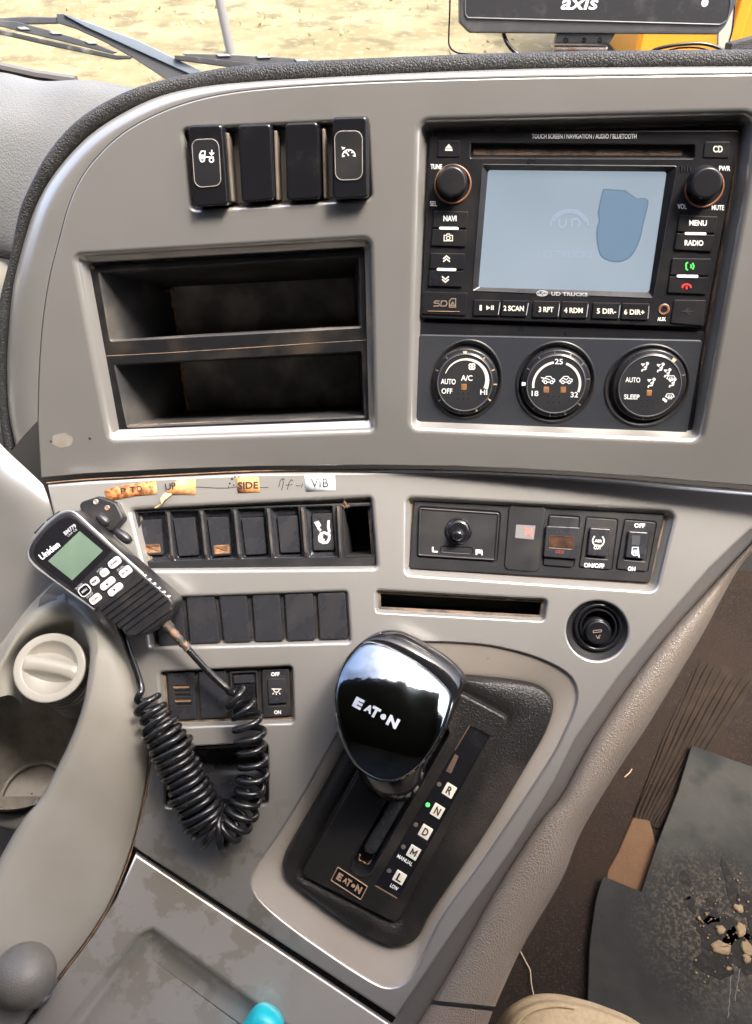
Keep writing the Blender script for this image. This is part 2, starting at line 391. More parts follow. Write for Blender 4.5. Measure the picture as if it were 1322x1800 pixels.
def lip(mb, P, c, r, depth, draft, dust=True, seg=5):
    pr = [(r*math.sin(R(90*k/seg)), -r*(1-math.cos(R(90*k/seg)))) for k in range(seg)]
    pr += [(r, -r), (r+draft, -depth)]
    m = [0]*(len(pr)-1)
    mb.prof(P, c, pr, cap=False, mis=m)
    e = inset(c, r+draft)
    if dust: mb.rings(P, [(e, -depth), (inset(e, 3.2), -depth-.3), (inset(e, 5), -depth-3)], cap=False, mi=1)
    return e
holesA = [hole_sw, hole_cub, hole_rad]
mb.fill(A, inset(outA, 3), holesA)
n = len(outA)
e_sw = lip(mb, A, hole_sw, 7, 26, 2)
e_cub = lip(mb, A, hole_cub, 12, 26, 14)
e_rad = lip(mb, A, hole_rad, 13, 30, 9)
MB().add([A.p3(q, -50) for q in inset(hole_rad, -6)], [tuple(range(len(hole_rad)))]).build('radio_bay', DARKP, dash, wn=False)
mb.prof(A, inset(outA, 3), [(0,0),(-1.6,-.6),(-2.8,-2.2),(-3,-4),(-3,-16)], cap=False)
mb.f = mb.f  # fill normals handled by weighted normals
mb.build('upper_fascia', [PAINT, SEAM], dash, sharp=50)
# rolled flank from the bend line to the piping
pinS = [tuple(p) for p in resample(catmull(pin, 6), 112)]; poutS = [tuple(p) for p in resample(catmull(pout, 6), 112)]
rows = []
for k in range(9):
    t = k/8; row = []
    for a, b in zip(bendS, pinS):
        pa = Vector((*A.p2(*a, 0), 0)); pb = Vector((*A.p2(*b, -44), -44)); pc = pa.lerp(pb, .72); pc.z = 3
        q = pa*(1-t)**2+pc*2*t*(1-t)+pb*t*t; row.append(A.p3((q.x,q.y), q.z-.2 if k else -.3))
    rows.append(row)
MB().grid(rows).build('fascia_flank', PAINT, dash, sharp=80, wn=False)
path = [A.at((a[0]+b[0])/2, (a[1]+b[1])/2, -44) for a, b in zip(pinS, poutS)]
rad = [min(14, max(7, .5*math.hypot(a[0]-b[0], a[1]-b[1])))*U*1.05 for a, b in zip(pinS, poutS)]
MB().tube(path, rad, 16).build('edge_piping', PADB, dash, sharp=80, wn=False)
# black dash top falling away to the windscreen behind the piping
rows = []
for k in range(5):
    rows.append([p + Vector((-.02*k if i < 30 else 0, .06*k, -.034*k-.004)) for i, p in enumerate(path)])
MB().grid(rows[:]).build('dash_top', PADB, dash, wn=False)
# passenger-side pad left of the piping
pr = [[(-480,128,-330),(-90,128,-330),(0,127,-300),(73,142,-260),(145,140,-200),(200,147,-150),(262,160,-90)],
      [(-480,150,-250),(-90,150,-250),(0,150,-220),(70,158,-185),(130,160,-140),(175,170,-110),(215,184,-76)],
      [(-480,215,-150),(-90,215,-150),(0,210,-130),(55,212,-115),(100,218,-95),(132,226,-80),(152,236,-60)],
      [(-480,290,-110),(-90,290,-110),(0,288,-95),(35,288,-85),(62,288,-76),(82,288,-66),(96,290,-56)],
      [(-480,380,-95),(-90,380,-95),(-30,380,-85),(0,378,-78),(20,376,-70),(36,374,-62),(52,372,-56)],
      [(-480,440,-110),(-90,440,-110),(-30,442,-100),(-8,444,-90),(6,446,-80),(18,448,-70),(34,450,-56)],
      [(-480,452,-200),(-90,452,-200),(-30,452,-180),(-8,452,-170),(4,454,-160),(16,456,-150),(32,458,-140)]]
rows = [[A.at(*q) for q in catmull(r, 6)] for r in pr]
cols = list(zip(*rows)); cols = [catmull(c, 6) for c in cols]
MB().grid([list(c) for c in cols]).build('passenger_pad', PADG, dash, sharp=80, wn=False)
b0 = [A.at(x, y, -330) for x, y in ((-480,90),(-70,100),(0,118),(66,132),(134,142))]
MB().tube(b0, .0035, 8).build('pad_rear_strip', TRIM, dash)
# hollow under the pad: beige moulding and dark gap
pr = [[(-480,455,-110),(-90,455,-110),(-20,455,-100),(12,462,-90),(16,480,-80)],[(-480,500,-70),(-90,500,-70),(-20,500,-70),(8,505,-70),(10,530,-74)],[(-480,560,-100),(-90,560,-100),(-20,560,-90),(2,565,-84),(4,585,-80)],[(-480,760,-170),(-90,760,-170),(-20,760,-150),(0,760,-130),(16,770,-110)]]
MB().grid([[A.at(*q) for q in catmull(r, 4)] for r in pr]).build('side_moulding', BEIGE, dash, sharp=80, wn=False)

# ---------------- lower panel
Bseam = [(82,852),(150,846),(300,838),(450,831),(661,828),(800,830),(900,834),(1000,839),(1100,846),(1200,855),(1322,865),(1420,876)]
Bright = [(1321,931),(1248,1000),(1155,1108),(1088,1191),(1013,1298),(978,1369),(902,1493),(800,1636),(697,1792)]
Bleft = [(232,1489),(246,1440),(256,1400),(265,1340),(262,1290),(240,1190),(212,1100),(160,1040),(118,1000),(92,900)]
ob = ccw(B.poly(Bseam+Bright+Bleft))
hole_rock = rounded(B.poly([(219,888),(660,866),(672,1006),(250,1010)]), 16)
hole_ctl = rounded(B.poly([(708,867),(1197,893),(1160,1046),(706,1015)]), [20,26,22,20], 6)
hole_blk = rounded(B.poly([(246,1046),(616,1033),(623,1135),(258,1145)]), 13)
hole_slot = rounded(B.poly([(656,1032),(968,1049),(961,1096),(657,1080)]), 12)
hole_lit = [tuple(q) for q in circ(B, 1050, 1109, 58, n=48, ry=57)]
hole_lamp = rounded(B.poly([(273,1176),(519,1165),(523,1276),(281,1284)]), 14)
hole_coin = rounded(B.poly([(288,1311),(475,1301),(476,1419),(284,1425)]), 14)
shO = [(700,1128),(743,1126),(800,1127),(872,1134),(949,1155),(1001,1183),(1018,1215),(1013,1249),(996,1289),(965,1347),(856,1511),(783,1612),(747,1681),(721,1725),(689,1740),(650,1728),(547,1660),(470,1600),(441,1562),(446,1526),(493,1456),(543,1373),(590,1290),(640,1200),(665,1150)]
shI = [(715,1182),(750,1180),(813,1185),(893,1193),(943,1203),(968,1222),(973,1246),(959,1288),(926,1346),(859,1456),(765,1594),(736,1645),(707,1660),(674,1656),(601,1616),(522,1558),(500,1536),(497,1511),(514,1474),(565,1387),(603,1320),(650,1238),(690,1192)]
NS = 120
cO = [tuple(q) for q in resample(catmull([B.p2(*p) for p in shO], 6, True), NS, True)]
cI = [tuple(q) for q in resample(catmull([B.p2(*p, -26) for p in shI], 6, True), NS, True)]
if area(cO) < 0: cO.reverse()
if area(cI) < 0: cI.reverse()
def align(a, b):
    k = min(range(len(b)), key=lambda k: sum((Vector(a[i])-Vector(b[(i+k) % len(b)])).length_squared for i in range(0, len(a), 4)))
    return b[k:]+b[:k]
cI = align(cO, cI)
holesB = [hole_rock, hole_ctl, hole_blk, hole_slot, hole_lit, hole_lamp, hole_coin, cO]
mb = MB()
mb.fill(B, inset(ob, 7), holesB)
mb.prof(B, inset(ob, 7), [(0,0),(-2.2,-.3),(-4.2,-1.4),(-5.8,-3.2),(-6.8,-5.6),(-7,-8),(-7,-18)], cap=False)
lip(mb, B, hole_rock, 10, 24, 5); lip(mb, B, hole_ctl, 8, 22, 9); lip(mb, B, hole_blk, 8, 16, 4)
lip(mb, B, hole_slot, 5, 14, 4); lip(mb, B, hole_lamp, 7, 18, 3); lip(mb, B, hole_coin, 5, 16, 2)
lip(mb, B, hole_lit, 5, 8, 1, dust=False)
PM = mb.build('lower_panel', [PAINT2, SEAM], dash, sharp=50)
# moulded surround of the selector, a shallow dish
mb = MB()
mid1 = [tuple(Vector(a).lerp(Vector(b), .22)) for a, b in zip(cO, cI)]
mid2 = [tuple(Vector(a).lerp(Vector(b), .85)) for a, b in zip(cO, cI)]
mb.rings(B, [(cO, 0), (inset(cO, 2), -.8), (inset(cO, 3.5), -3), (inset(cO, 4), -6)], cap=False)
mb.rings(B, [(inset(cO, 4), -6), (mid1, -9), (mid2, -22), (cI, -28), (inset(cI, 2), -29)], cap=False, mis=[1,1,1,2])
mb.build('selector_surround', [PAINT2, BROWN, SEAM], dash, sharp=60)
# dark back of the thin document slot
c = inset(hole_slot, 9); MB().prof(B, c, [(0,-14),(1,-90)]).build('document_slot', DARKP, dash)
# edge trim valley between panel and bolster
Gl = [(1420,846),(1345,930),(1271,1009),(1156,1138),(1049,1289),(987,1400),(947,1449),(867,1573),(800,1693),(735,1800),(700,1856)]
Ql = [(1420,862),(1345,950),(1298,1000),(1227,1129),(1138,1276),(1085,1356),(1022,1462),(987,1547),(920,1662),(880,1747),(856,1806),(830,1870)]
Rl = [(1420,838)]+Bright[:-1]+[(697,1792),(660,1850)]
NG = 120
rr = [tuple(q) for q in resample(catmull(Rl, 6), NG)]; gg = [tuple(q) for q in resample(catmull(Gl, 6), NG)]; qq = [tuple(q) for q in resample(catmull(Ql, 6), NG)]
rows = [[B.at(*p, -6) for p in rr]]
rows[0] = [B.p3(Vector(B.p2(*p)) , -10) for p in rr]
def mixp(a, b, t): return (a[0]+(b[0]-a[0])*t, a[1]+(b[1]-a[1])*t)
for t, h in ((.12,-13),(.3,-16),(.6,-19),(.85,-22),(1,-27)): rows.append([B.at(*mixp(a, b, t), h) for a, b in zip(rr, gg)])
MB().grid(rows).build('edge_trim', TRIM, dash, sharp=70, wn=False)
rows = []
for t, h in ((0,-27),(.03,-17),(.10,-7),(.25,4),(.45,8),(.65,2),(.82,-14),(.94,-36),(1,-60)): rows.append([B.at(*mixp(a, b, t), h) for a, b in zip(gg, qq)])
for k in (1,2,3): rows.append([p - B.n*(.035*k) + Vector((-.012*k,0,-.05*k)) for p in rows[8]])
cut = int(NG*.905)
MB().grid([r[:cut+1] for r in rows]).build('bolster', LEATH, dash, sharp=80, wn=False)
LEATH2 = mat('dusty_grained_vinyl', (.25,.20,.165), .5, 0, ('cells',620,.5), ((.17,.11,.075),9,.4,.7,.6), rvar=.06)
r2 = [[p-B.n*(2*U) for p in r[cut+1:]] for r in rows]
MB().grid(r2).build('bolster_lower', LEATH2, dash, sharp=80, wn=False)
sd_ = [B.n*(-3*U)+r[cut] for r in rows[:9]]
MB().tube(sd_, 1.6*U, 6).build('bolster_seam', DUSTM, dash)

sp_ = [B.at(x, y-3, -9) for x, y in resample(catmull([Vector(p) for p in Bseam], 6), 120)]
MB().tube(sp_, [U*(1.3+.9*noise.noise((i*.21,1,1))) for i in range(120)], 6).build('seam_dust', DUSTM, dash)
# ---------------- panel left of the fascia
pr = [[(-480,690,-70),(-100,690,-70),(-40,735,-58),(6,786,-46),(40,818,-34),(76,852,-26)],
      [(-480,800,-50),(-100,800,-50),(-40,820,-40),(10,850,-22),(52,872,-16),(92,898,-16)],
      [(-480,900,-70),(-100,900,-70),(-40,910,-58),(10,925,-40),(56,945,-26),(104,955,-18)],
      [(-480,1020,-90),(-100,1020,-90),(-40,1010,-78),(10,1010,-58),(60,1010,-40),(116,1000,-20)],
      [(-480,1250,-90),(-100,1250,-90),(-40,1178,-78),(0,1135,-60),(56,1062,-42),(122,1006,-22)]]
rows = [[B.at(*q) for q in catmull(r, 6)] for r in pr]; cols = [catmull(c, 6) for c in zip(*rows)]
MB().grid([list(c) for c in cols]).build('passenger_side_panel', PAINT, dash, sharp=80, wn=False)

# ---------------- tray panel at the bottom left
dO = ccw(D.poly([(238,1499),(704,1812),(640,1930),(-60,1930),(22,1836),(104,1724),(167,1640),(205,1577)]))
dH = rounded(D.poly([(268,1622),(455,1758),(620,1880),(470,1915),(60,1915),(112,1800),(150,1752),(238,1640)]), [18,60,30,30,30,80,60,22], 7)
mb = MB(); mb.fill(D, inset(dO, 6), [dH])
mb.prof(D, inset(dO, 6), [(0,0),(-2,-.3),(-3.8,-1.4),(-5.2,-3.2),(-6,-6),(-6,-20)], cap=False)
fr = 12; prf = [(fr*math.sin(R(90*k/5)), -fr*(1-math.cos(R(90*k/5)))) for k in range(6)]
mb.prof(D, dH, prf+[(fr+10,-24),(fr+24,-34),(fr+48,-37)])
mb.build('tray_panel', PAINT2, dash, sharp=50)

# ---------------- fixings, scuffs, marker writing
INK = mat('marker_ink', (.03,.028,.03), .6)
strokes(B, [[(0,0),(12,2),(28,3),(48,1),(70,1)],[(88,2),(91,14),(96,17),(99,14)],[(93,-4),(96,8),(95,16)],[(103,-3),(106,9),(110,15),(113,12)],[(100,5),(112,6)],[(118,4),(126,4)],[(128,1),(130,8)],[(134,1),(138,7),(142,3),(138,0),(146,2),(152,1)],[(-62,2),(-40,1),(-20,0),(0,0)]], 402, 858, 1, INK, dash, .5, 1.3, name='marker_writing')
mb = MB()
for x, y, r in ((408,842,2.4),(413,838,1.6),(404,850,1.8),(411,853,1.5),(420,838,1.3),(402,856,1.2),(414,832,1.1)): mb.add([B.p3(q,.5) for q in circ(B,x,y,r,n=10)], [tuple(range(10))])
mb.build('marker_spots', INK, dash, wn=False)
for x, y, r in ((158,771,2.6),(90,776,2.4)): MB().add([A.p3(q,.4) for q in circ(A,x,y,r,n=10)], [tuple(range(10))]).build('screw_hole', INK, dash, wn=False)
rg = random.Random(5); mb = MB()
c0 = [(108+ (16+6*rg.random())*math.cos(k*.3927), 774+(11+5*rg.random())*math.sin(k*.3927)) for k in range(16)]
mb.add([A.at(*p,.4) for p in c0], [tuple(range(16))]); mb.build('mud_smear', mat('mud_smear', (.235,.20,.155), .8, 0, None, ((.25,.235,.21),170,.40,.56,1)), dash, wn=False)
def rq(P, pts, r, h=0, seg=4): return rounded(P.poly(pts, h), r, seg)
def btn(P, pts, r, h0, h1, m, parent, name='button', b=3, label=None):
    return MB().button(P, rq(P, pts, r, h1), h0, h1, b).build(name, m, parent, label=label)
def ridge(P, pts, h, r, m, parent, name, n=6):
    return MB().tube([P.at(x, y, h) for x, y in pts], r*U, n).build(name, m, parent)
def outline(P, c, h, r, m, parent, name):
    p = [P.p3(q, h) for q in c]; return MB().tube(p+[p[0]], r*U, 6, caps=False).build(name, m, parent)
# ================================================================= four-way switch bank, upper left
sb = thing('switch_bank', 'row of four tall glossy black dash switches above the open black storage pockets', 'switch bank', A.at(490,290,-26))
MB().prof(A, inset(e_sw, -1), [(0,-27),(1,-27.5)]).build('pocket_floor', BROWN, sb)
def tall(pts, h1, name, label):
    c = rq(A, pts, 7, h1, 5)
    return MB().prof(A, c, [(-1.5,-26),(-1,h1-14),(0,h1-5),(1.2,h1-1.6),(3,h1-.4),(5,h1)]).build(name, GLOSS, sb, sharp=70, label=label)
s1 = tall([(329,220),(390,218),(401,361),(341,365)], 16, 'rocker_switch', 'switch with white truck icon')
tall([(416,219),(476,217),(482,352),(424,357)], 8, 'blank_switch', None)
tall([(500,216),(559,214),(563,350),(503,354)], 8, 'blank_switch', None)
s4 = tall([(583,206),(645,204),(647,348),(584,352)], 20, 'rocker_switch', 'switch with white gauge icon')
for s, pts, h in ((s1, [(337,246),(384,244),(389,326),(343,330)], 16), (s4, [(588,231),(637,230),(637,315),(590,317)], 20)):
    c = rq(A, pts, 12, h, 6); MB().prof(A, c, [(0,h+.2),(.8,h+.9),(2,h+1)]).build('lens', BLACK, s)
    outline(A, c, h+.7, .8, mat('worn_edge', (.28,.25,.23), .5), s, 'lens_edge')
DIVM = mat('dusty_divider', (.19,.16,.13), .45, 0, None, ((.11,.08,.06),90,.45,.7,.7))
for k, (a, b_) in enumerate((((403,234),(412,354)), ((487,230),(491,351)), ((571,227),(574,348)))):
    MB().box((A.at(*a,-14)+A.at(*b_,-14))/2, A.e1*(2.6*U), (A.at(*b_,-14)-A.at(*a,-14))/2, A.n*(13*U)).build('divider', DIVM, sb, bevel=1.5)
LW = WHITE
strokes(A, [[(-12,-4),(-12,3),(-9,9),(-3,9),(-3,-4)],[(-3,-1),(13,-1)],arc(-7,-6,3.6,0,360),arc(9,-6,3.6,0,360),[(9,12),(9,4)],[(5,7),(9,3),(13,7)],[(-12,-4),(-3,-4)]], 363, 275, 1.0, LW, s1, 17.8, 2.2, ang=-2, polys=[[(-12,-3),(-12,3),(-3,3),(-3,-3)]])
strokes(A, [arc(0,-4,11,-10,190),[(0,-4),(-6,6)],[(-11,-4),(-7,-4)],[(11,-4),(7,-4)],[(-8,4),(-5,1)],[(8,4),(5,1)],[(0,7),(0,3)],[(-12,12),(-7,9)],[(-11,8),(-6,11)]], 613, 270, 1.0, LW, s4, 21.8, 2.0, ang=2)
# ================================================================= storage pockets
cu = thing('storage_pocket', 'open black double storage pocket with dusty corners set in the grey fascia', 'storage box', A.at(410,610,-30))
FRM = mat('black_pocket_frame', (.013,.013,.014), .36, 0, ('noise',1500,.15), ((.08,.06,.045),30,.5,.75,.6))
HB = -26
co_ = rq(A, [(154,466),(645,436),(650,752),(208,773)], 8, HB)
o1 = rq(A, [(172,477),(632,449),(636,577),(193,601)], 5, HB+3); o2 = rq(A, [(200,640),(637,616),(643,734),(223,752)], 5, HB+3)
mb = MB(); mb.fill(A, inset(co_, 3), [o1, o2], HB+3); mb.prof(A, inset(co_, 3), [(0,HB+3),(-2,HB+2),(-3,HB-6)], cap=False)
mb.build('frame', FRM, cu)
INSB = mat('lightened_dusty_pocket_back', (.22,.207,.19), .8, 0, ('noise',500,.3), ((.50,.46,.40),28,.42,.64,.95), mix2=((.08,.08,.08),10,.52,.68,.8))  # dust on the back wall, with missing light put into its pale colour
INS = mat('black_pocket_inside', (.035,.034,.034), .6, 0, ('noise',700,.2), ((.12,.105,.09),26,.46,.70,.85), mix2=((.02,.02,.02),9,.5,.7,.7))
PDIR = -A.n; DEP = 200
def invbil(q, a, b, c, d):                  # (s, t) of point q in quad a b c d
    q, a, b, c, d = [Vector(v) for v in (q, a, b, c, d)]; s_ = t_ = .5
    for _ in range(12):
        p = a*(1-s_)*(1-t_)+b*s_*(1-t_)+c*s_*t_+d*(1-s_)*t_; ds = (b-a)*(1-t_)+(c-d)*t_; dt = (d-a)*(1-s_)+(c-b)*s_
        det = ds.x*dt.y-ds.y*dt.x; e = q-p; s_ += (e.x*dt.y-e.y*dt.x)/det; t_ += (ds.x*e.y-ds.y*e.x)/det
    return s_, t_
CDUST = mat('tan_corner_dust', (.46,.30,.18), .95, 0, None, ((.22,.14,.085),160,.45,.65,.8))
for c, fq, bq_, lb in ((o1, [(172,477),(632,449),(636,577),(193,601)], [(297,505),(621,488),(626,570),(313,594)], 'upper pocket'), (o2, [(200,640),(637,616),(643,734),(223,752)], [(316,637),(629,623),(634,712),(328,722)], 'lower pocket')):
    fr3 = [A.p3(q, HB+3) for q in c]; rows = [fr3, [A.p3(q, HB+2) for q in inset(c,1.5)], [A.p3(q, HB) for q in inset(c,2.6)]]
    i3 = [A.p3(q, HB-2) for q in inset(c,3)]; F2, B2 = A.poly(fq, HB+3), A.poly(bq_, HB-DEP); bk_ = []
    for q in c:
        s_, t_ = invbil(q, *F2); a_, b_, c_, d_ = [Vector(v) for v in B2]; p = a_*(1-s_)*(1-t_)+b_*s_*(1-t_)+c_*s_*t_+d_*(1-s_)*t_; bk_.append(A.p3((p.x,p.y), HB-DEP))
    l = MB().grid(rows+[i3, bk_], closed=True).build('pocket_liner', INS, cu, sharp=30, label=lb)
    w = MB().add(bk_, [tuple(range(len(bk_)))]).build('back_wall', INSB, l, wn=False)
    # dust gathered in the far left corners of each pocket
    ix = sorted(range(len(c)), key=lambda i: c[i][0])[:12]
    ti = max(ix, key=lambda i: c[i][1]-c[i][0]); bi = min(ix, key=lambda i: c[i][1]+c[i][0])
    T3, B3 = bk_[ti]-PDIR*.0012+A.e1*.0012, bk_[bi]-PDIR*.0012+A.e1*.0012
    MB().tube([T3.lerp(B3, k/14)+A.e1*(U*1.6*math.sin(k*1.1)) for k in range(15)], [U*(2.6+2.0*math.sin(k*1.7)) for k in range(15)], 6).build('corner_dust', CDUST, l)
    rg2 = random.Random(2); mb = MB()
    for k in range(9):
        p = T3 if lb[0] == 'u' else B3; sg = -1 if lb[0] == 'u' else 1
        d = A.e1*(rg2.uniform(-4,26)*U) - PDIR*(rg2.uniform(0,40)*U) + A.e2*(sg*U*rg2.uniform(-2,5))
        mb.tube([p, p+d*.5, p+d], [3.6*U, 2.2*U, .5*U], 5)
    mb.build('corner_dust', CDUST, l)
# split line between the two liners
ridge(A, [(186,626),(300,620),(440,611),(560,603),(644,598)], HB+2.6, 1.0, SEAM, cu, 'joint_line')
for x, y in ((160,470),(211,768),(645,745)):
    mb = MB(); c = [A.at(x+7*math.cos(k*.7)*(1+.3*math.sin(3*k)), y+5*math.sin(k*.7)*(1+.3*math.cos(2*k)), HB+4.2) for k in range(9)]; mb.add(c, [tuple(range(9))]); mb.build('frame_dust', DUSTM, cu, wn=False)
# ================================================================= car radio
ra = thing('car_radio', 'black double height car radio with pale blue touch screen and rotary knobs', 'car radio', A.at(1000,400,-30))
HR = -20
RB = mat('radio_black_plastic', (.014,.014,.016), .33, 0, None, ((.05,.042,.036),40,.5,.8,.5), rvar=.07)
face = rq(A, [(756,230),(1303,228),(1238,577),(739,560)], 6, HR)
scr_o = [(847,288),(1191,291),(1149,525),(829,512)]; scr_i = [(858,299),(1172,302),(1141,514),(841,505)]
slot = rq(A, [(826,250),(1223,253),(1222,280),(825,279)], 4, HR)
cscr = rq(A, scr_o, 4, HR, 2)
mb = MB(); mb.fill(A, inset(face, 2.5), [slot, cscr], HR); mb.prof(A, inset(face, 2.5), [(0,HR),(-1.5,HR-.6),(-2.4,HR-2.4),(-2.5,-40)], cap=False)
cin = rq(A, scr_i, 4, HR-7, 2)
cin = align(cscr, cin) if len(cin) == len(cscr) else cin
mb.rings(A, [(cscr, HR), (inset(cscr,1.2), HR+1.0), (cin, HR-7)], cap=False)
mb.build('housing', RB, ra)
# screen (a lit display) with splash lettering and a fluid blot
SCR = bpy.data.materials.new('lit_screen'); SCR.use_nodes = True; t = SCR.node_tree; b = t.nodes['Principled BSDF']
tc = t.nodes.new('ShaderNodeTexCoord'); nz = t.nodes.new('ShaderNodeTexNoise'); nz.inputs['Scale'].default_value = 9; nz.inputs['Detail'].default_value = 2; t.links.new(tc.outputs['Object'], nz.inputs['Vector'])
cr = t.nodes.new('ShaderNodeMix'); cr.data_type = 'RGBA'; mr = t.nodes.new('ShaderNodeMapRange'); mr.inputs[1].default_value = .36; mr.inputs[2].default_value = .66; t.links.new(nz.outputs[0], mr.inputs[0]); t.links.new(mr.outputs[0], cr.inputs[0])
cr.inputs[6].default_value = (.40,.49,.585,1); cr.inputs[7].default_value = (.50,.59,.69,1); t.links.new(cr.outputs[2], b.inputs['Emission Color'])
b.inputs['Base Color'].default_value = (.03,.035,.04,1); b.inputs['Roughness'].default_value = .25; SE = .112; b.inputs['Emission Strength'].default_value = SE
so = MB().add([A.p3(q, HR-7) for q in inset(cin,-1)], [tuple(range(len(cin)))]).build('screen', SCR, ra, wn=False)
BLOT = mat('screen_blot', (.03,.035,.04), .25, emis=((.21,.335,.48), SE)); BLOTE = mat('screen_blot_edge', (.03,.035,.04), .3, emis=((.14,.24,.35), SE)); SPL = mat('screen_splash', (.03,.035,.04), .25, emis=((.52,.64,.80), SE))
zx = lambda x, y: (820+x/3.479, 280+y/3.479)
bl = [(835,185),(860,180),(905,184),(975,188),(990,204),(1020,220),(1040,238),(1090,236),(1113,255),(1108,300),(1085,390),(1075,440),(1062,490),(1035,555),(1000,600),(960,622),(915,630),(860,618),(820,590),(803,540),(794,470),(798,410),(810,380),(802,330),(808,300),(820,240)]
blp = [tuple(q) for q in catmull([zx(*p) for p in bl], 4, True)]
c = ccw(A.poly(blp, HR-6.4))
MB().rings(A, [(c, HR-6.6),(inset(c,1.0), HR-6.2),(inset(c,2.2), HR-6.3)], cap=False).build('blot_edge', BLOTE, so, wn=False)
MB().add([A.p3(q, HR-6.3) for q in inset(c,1.8)], [tuple(range(len(c)))]).build('fluid_blot', BLOT, so, wn=False)
text(A, 'UD TRUCKS', 994, 447, 13, SPL, so, HR-6.2, ang=-1, width=96, bold=.02)
strokes(A, [arc(0,0,33,0,180,24,28), arc(0,0,29,20,160,24,24), [(-18,12),(-18,2)],[(-18,2),(-13,-3),(-6,2),(-6,12)],[(4,12),(4,-2)],[(4,12),(14,12),(19,5),(14,-2)]], 1001, 397, 1, SPL, so, HR-6.2, 3.2)
# branding under the screen
text(A, 'ÜD TRUCKS'.replace('Ü','U'), 1001, 517, 6.5, GREYP, ra, HR+.8, ang=-1.5, width=64, bold=.03)
strokes(A, [arc(0,0,9.5,0,360,20,4.6),[(-6,2.4),(-6,-1),(-4,-2.4),(-1,-2.4),(0,0),(0,2.4)],[(2,2.4),(2,-2.2),(5,-2),(7,0),(5,2.2),(2,2.4)]], 953, 515.5, 1, GREYP, ra, HR+.8, 1.6)
text(A, 'TOUCH SCREEN / NAVIGATION / AUDIO / BLUETOOTH', 1027, 239.5, 8.5, WHITE, ra, HR+.5, ang=0, width=184, bold=.012)
# disc slot
MB().prof(A, slot, [(0,HR),(1.2,HR-.8),(2,HR-3),(3,HR-9)], cap=True).build('slot_recess', RB, ra)
c = rq(A, [(833,261),(1200,263),(1199,274),(832,273)], 2, HR-9)
MB().prof(A, c, [(0,HR-8.6),(1,HR-8.2)]).build('disc_slot', mat('dusty_slot_felt', (.12,.08,.055), .95, 0, ('noise',1200,.6), ((.04,.03,.025),120,.45,.65,.8)), ra)
btn(A, [(770,247),(809,247),(808,276),(769,276)], 2, HR-2, HR+1.5, RB, ra, b=1.5)
strokes(A, [], 789, 259, 1, CREAM, ra, HR+2, polys=[[(-6.5,-2),(0,6),(6.5,-2)],[(-6.5,-6),(6.5,-6),(6.5,-3.4),(-6.5,-3.4)]])
btn(A, [(1239,249),(1284,249),(1281,278),(1236,277)], 2, HR-2, HR+1.5, RB, ra, b=1.5)
text(A, 'CD', 1262, 262, 12, CREAM, ra, HR+2, width=17, bold=.03)
ridge(A, [(812,247),(811,277)], HR, .7, GREYP, ra, 'edge_highlight') if False else None
for s, x, y, w in (('TUNE',767,293,20),('SEL',762,358,12),('PWR',1274,296,20),('VOL',1199,363,16),('MUTE',1262,365,22)): text(A, s, x, y, 9, WHITE, ra, HR+.5, ang=-1, width=w, bold=.025)
RING = mat('worn_copper_ring', (.30,.13,.075), .5, .2, None, ((.05,.04,.035),90,.5,.7,.8))
def knob(bx, by, rb, tx, ty, rt, h, parent):
    cb = circ(A, bx, by, rb, HR); ct = circ(A, tx, ty, rt, HR+h)
    k = MB().rings(A, [(circ(A,bx,by,rb-3,HR), HR), (circ(A,bx+(tx-bx)*.0,by,rb-5,HR), HR+2)] , cap=False)
    k = MB().rings(A, [(inset(ct,-3), HR-1), (inset(ct,-2), HR+h*.4), (ct, HR+h-3), (inset(ct,1.2), HR+h-1), (inset(ct,3), HR+h-.3), (inset(ct,6), HR+h)]).build('knob', RB, parent, sharp=70)
    p = [A.p3(q, HR+.8) for q in cb]; MB().tube(p+[p[0]], 1.7*U, 8, caps=False).build('ring', RING, k)
    return k
knob(796,324,31,794,319,24.5,22,ra); knob(1238,330,31.5,1243,322,26,24,ra)
for i in range(4): ridge(A, [(1198+i*5,297-(3 if i%2 else 5)),(1198+i*5,297+(3 if i%2 else 5))], HR+.4, 1.1, DARKP, ra, 'speaker_slit')
def rocker(pts, bar, mid):
    (a,b_,c_,d) = pts; m1 = mixp(a,d,mid); m2 = mixp(b_,c_,mid)
    o = btn(A, [a,b_,mixp(b_,c_,mid-.02),mixp(a,d,mid-.02)], 2, HR-2, HR+3, RB, ra, b=2); o2 = btn(A, [mixp(a,d,mid+.02),mixp(b_,c_,mid+.02),c_,d], 2, HR-2, HR+3, RB, ra, b=2)
    x, y, w = bar; btn(A, [(x-w/2,y-2.6),(x+w/2,y-2.0),(x+w/2-.5,y+3),(x-w/2-.5,y+2.4)], 2, HR, HR+4.2, WHITE, ra, 'light_bar', b=.8)
    return o, o2
a1, a2 = rocker([(763,371),(823,372),(818,434),(757,432)], (789,401.5,34), .5)
text(A, 'NAVI', 791, 384, 10, WHITE, a1, HR+3.6, width=23, bold=.03)
strokes(A, [[(-7,-5),(-7,4),(-3,4),(-2,6.5),(2,6.5),(3,4),(7,4),(7,-5),(-7,-5)], arc(0,-.5,3,0,360)], 788, 418, 1.05, CREAM, a2, HR+3.6, 1.5)
u1, u2 = rocker([(757,445),(818,446),(812,505),(752,503)], (785,474,34), .5)
for o, y, s in ((u1,456,1),(u2,490,-1)): strokes(A, [[(-6,-4*s),(0,1*s),(6,-4*s)],[(-6,1*s),(0,6*s),(6,1*s)]], 785 if s>0 else 783, y, 1, CREAM, o, HR+3.6, 2.2)
sdd = btn(A, [(745,513),(822,515),(819,555),(742,552)], 3, HR-2, HR+2, RB, ra, 'card_door', b=1.5)
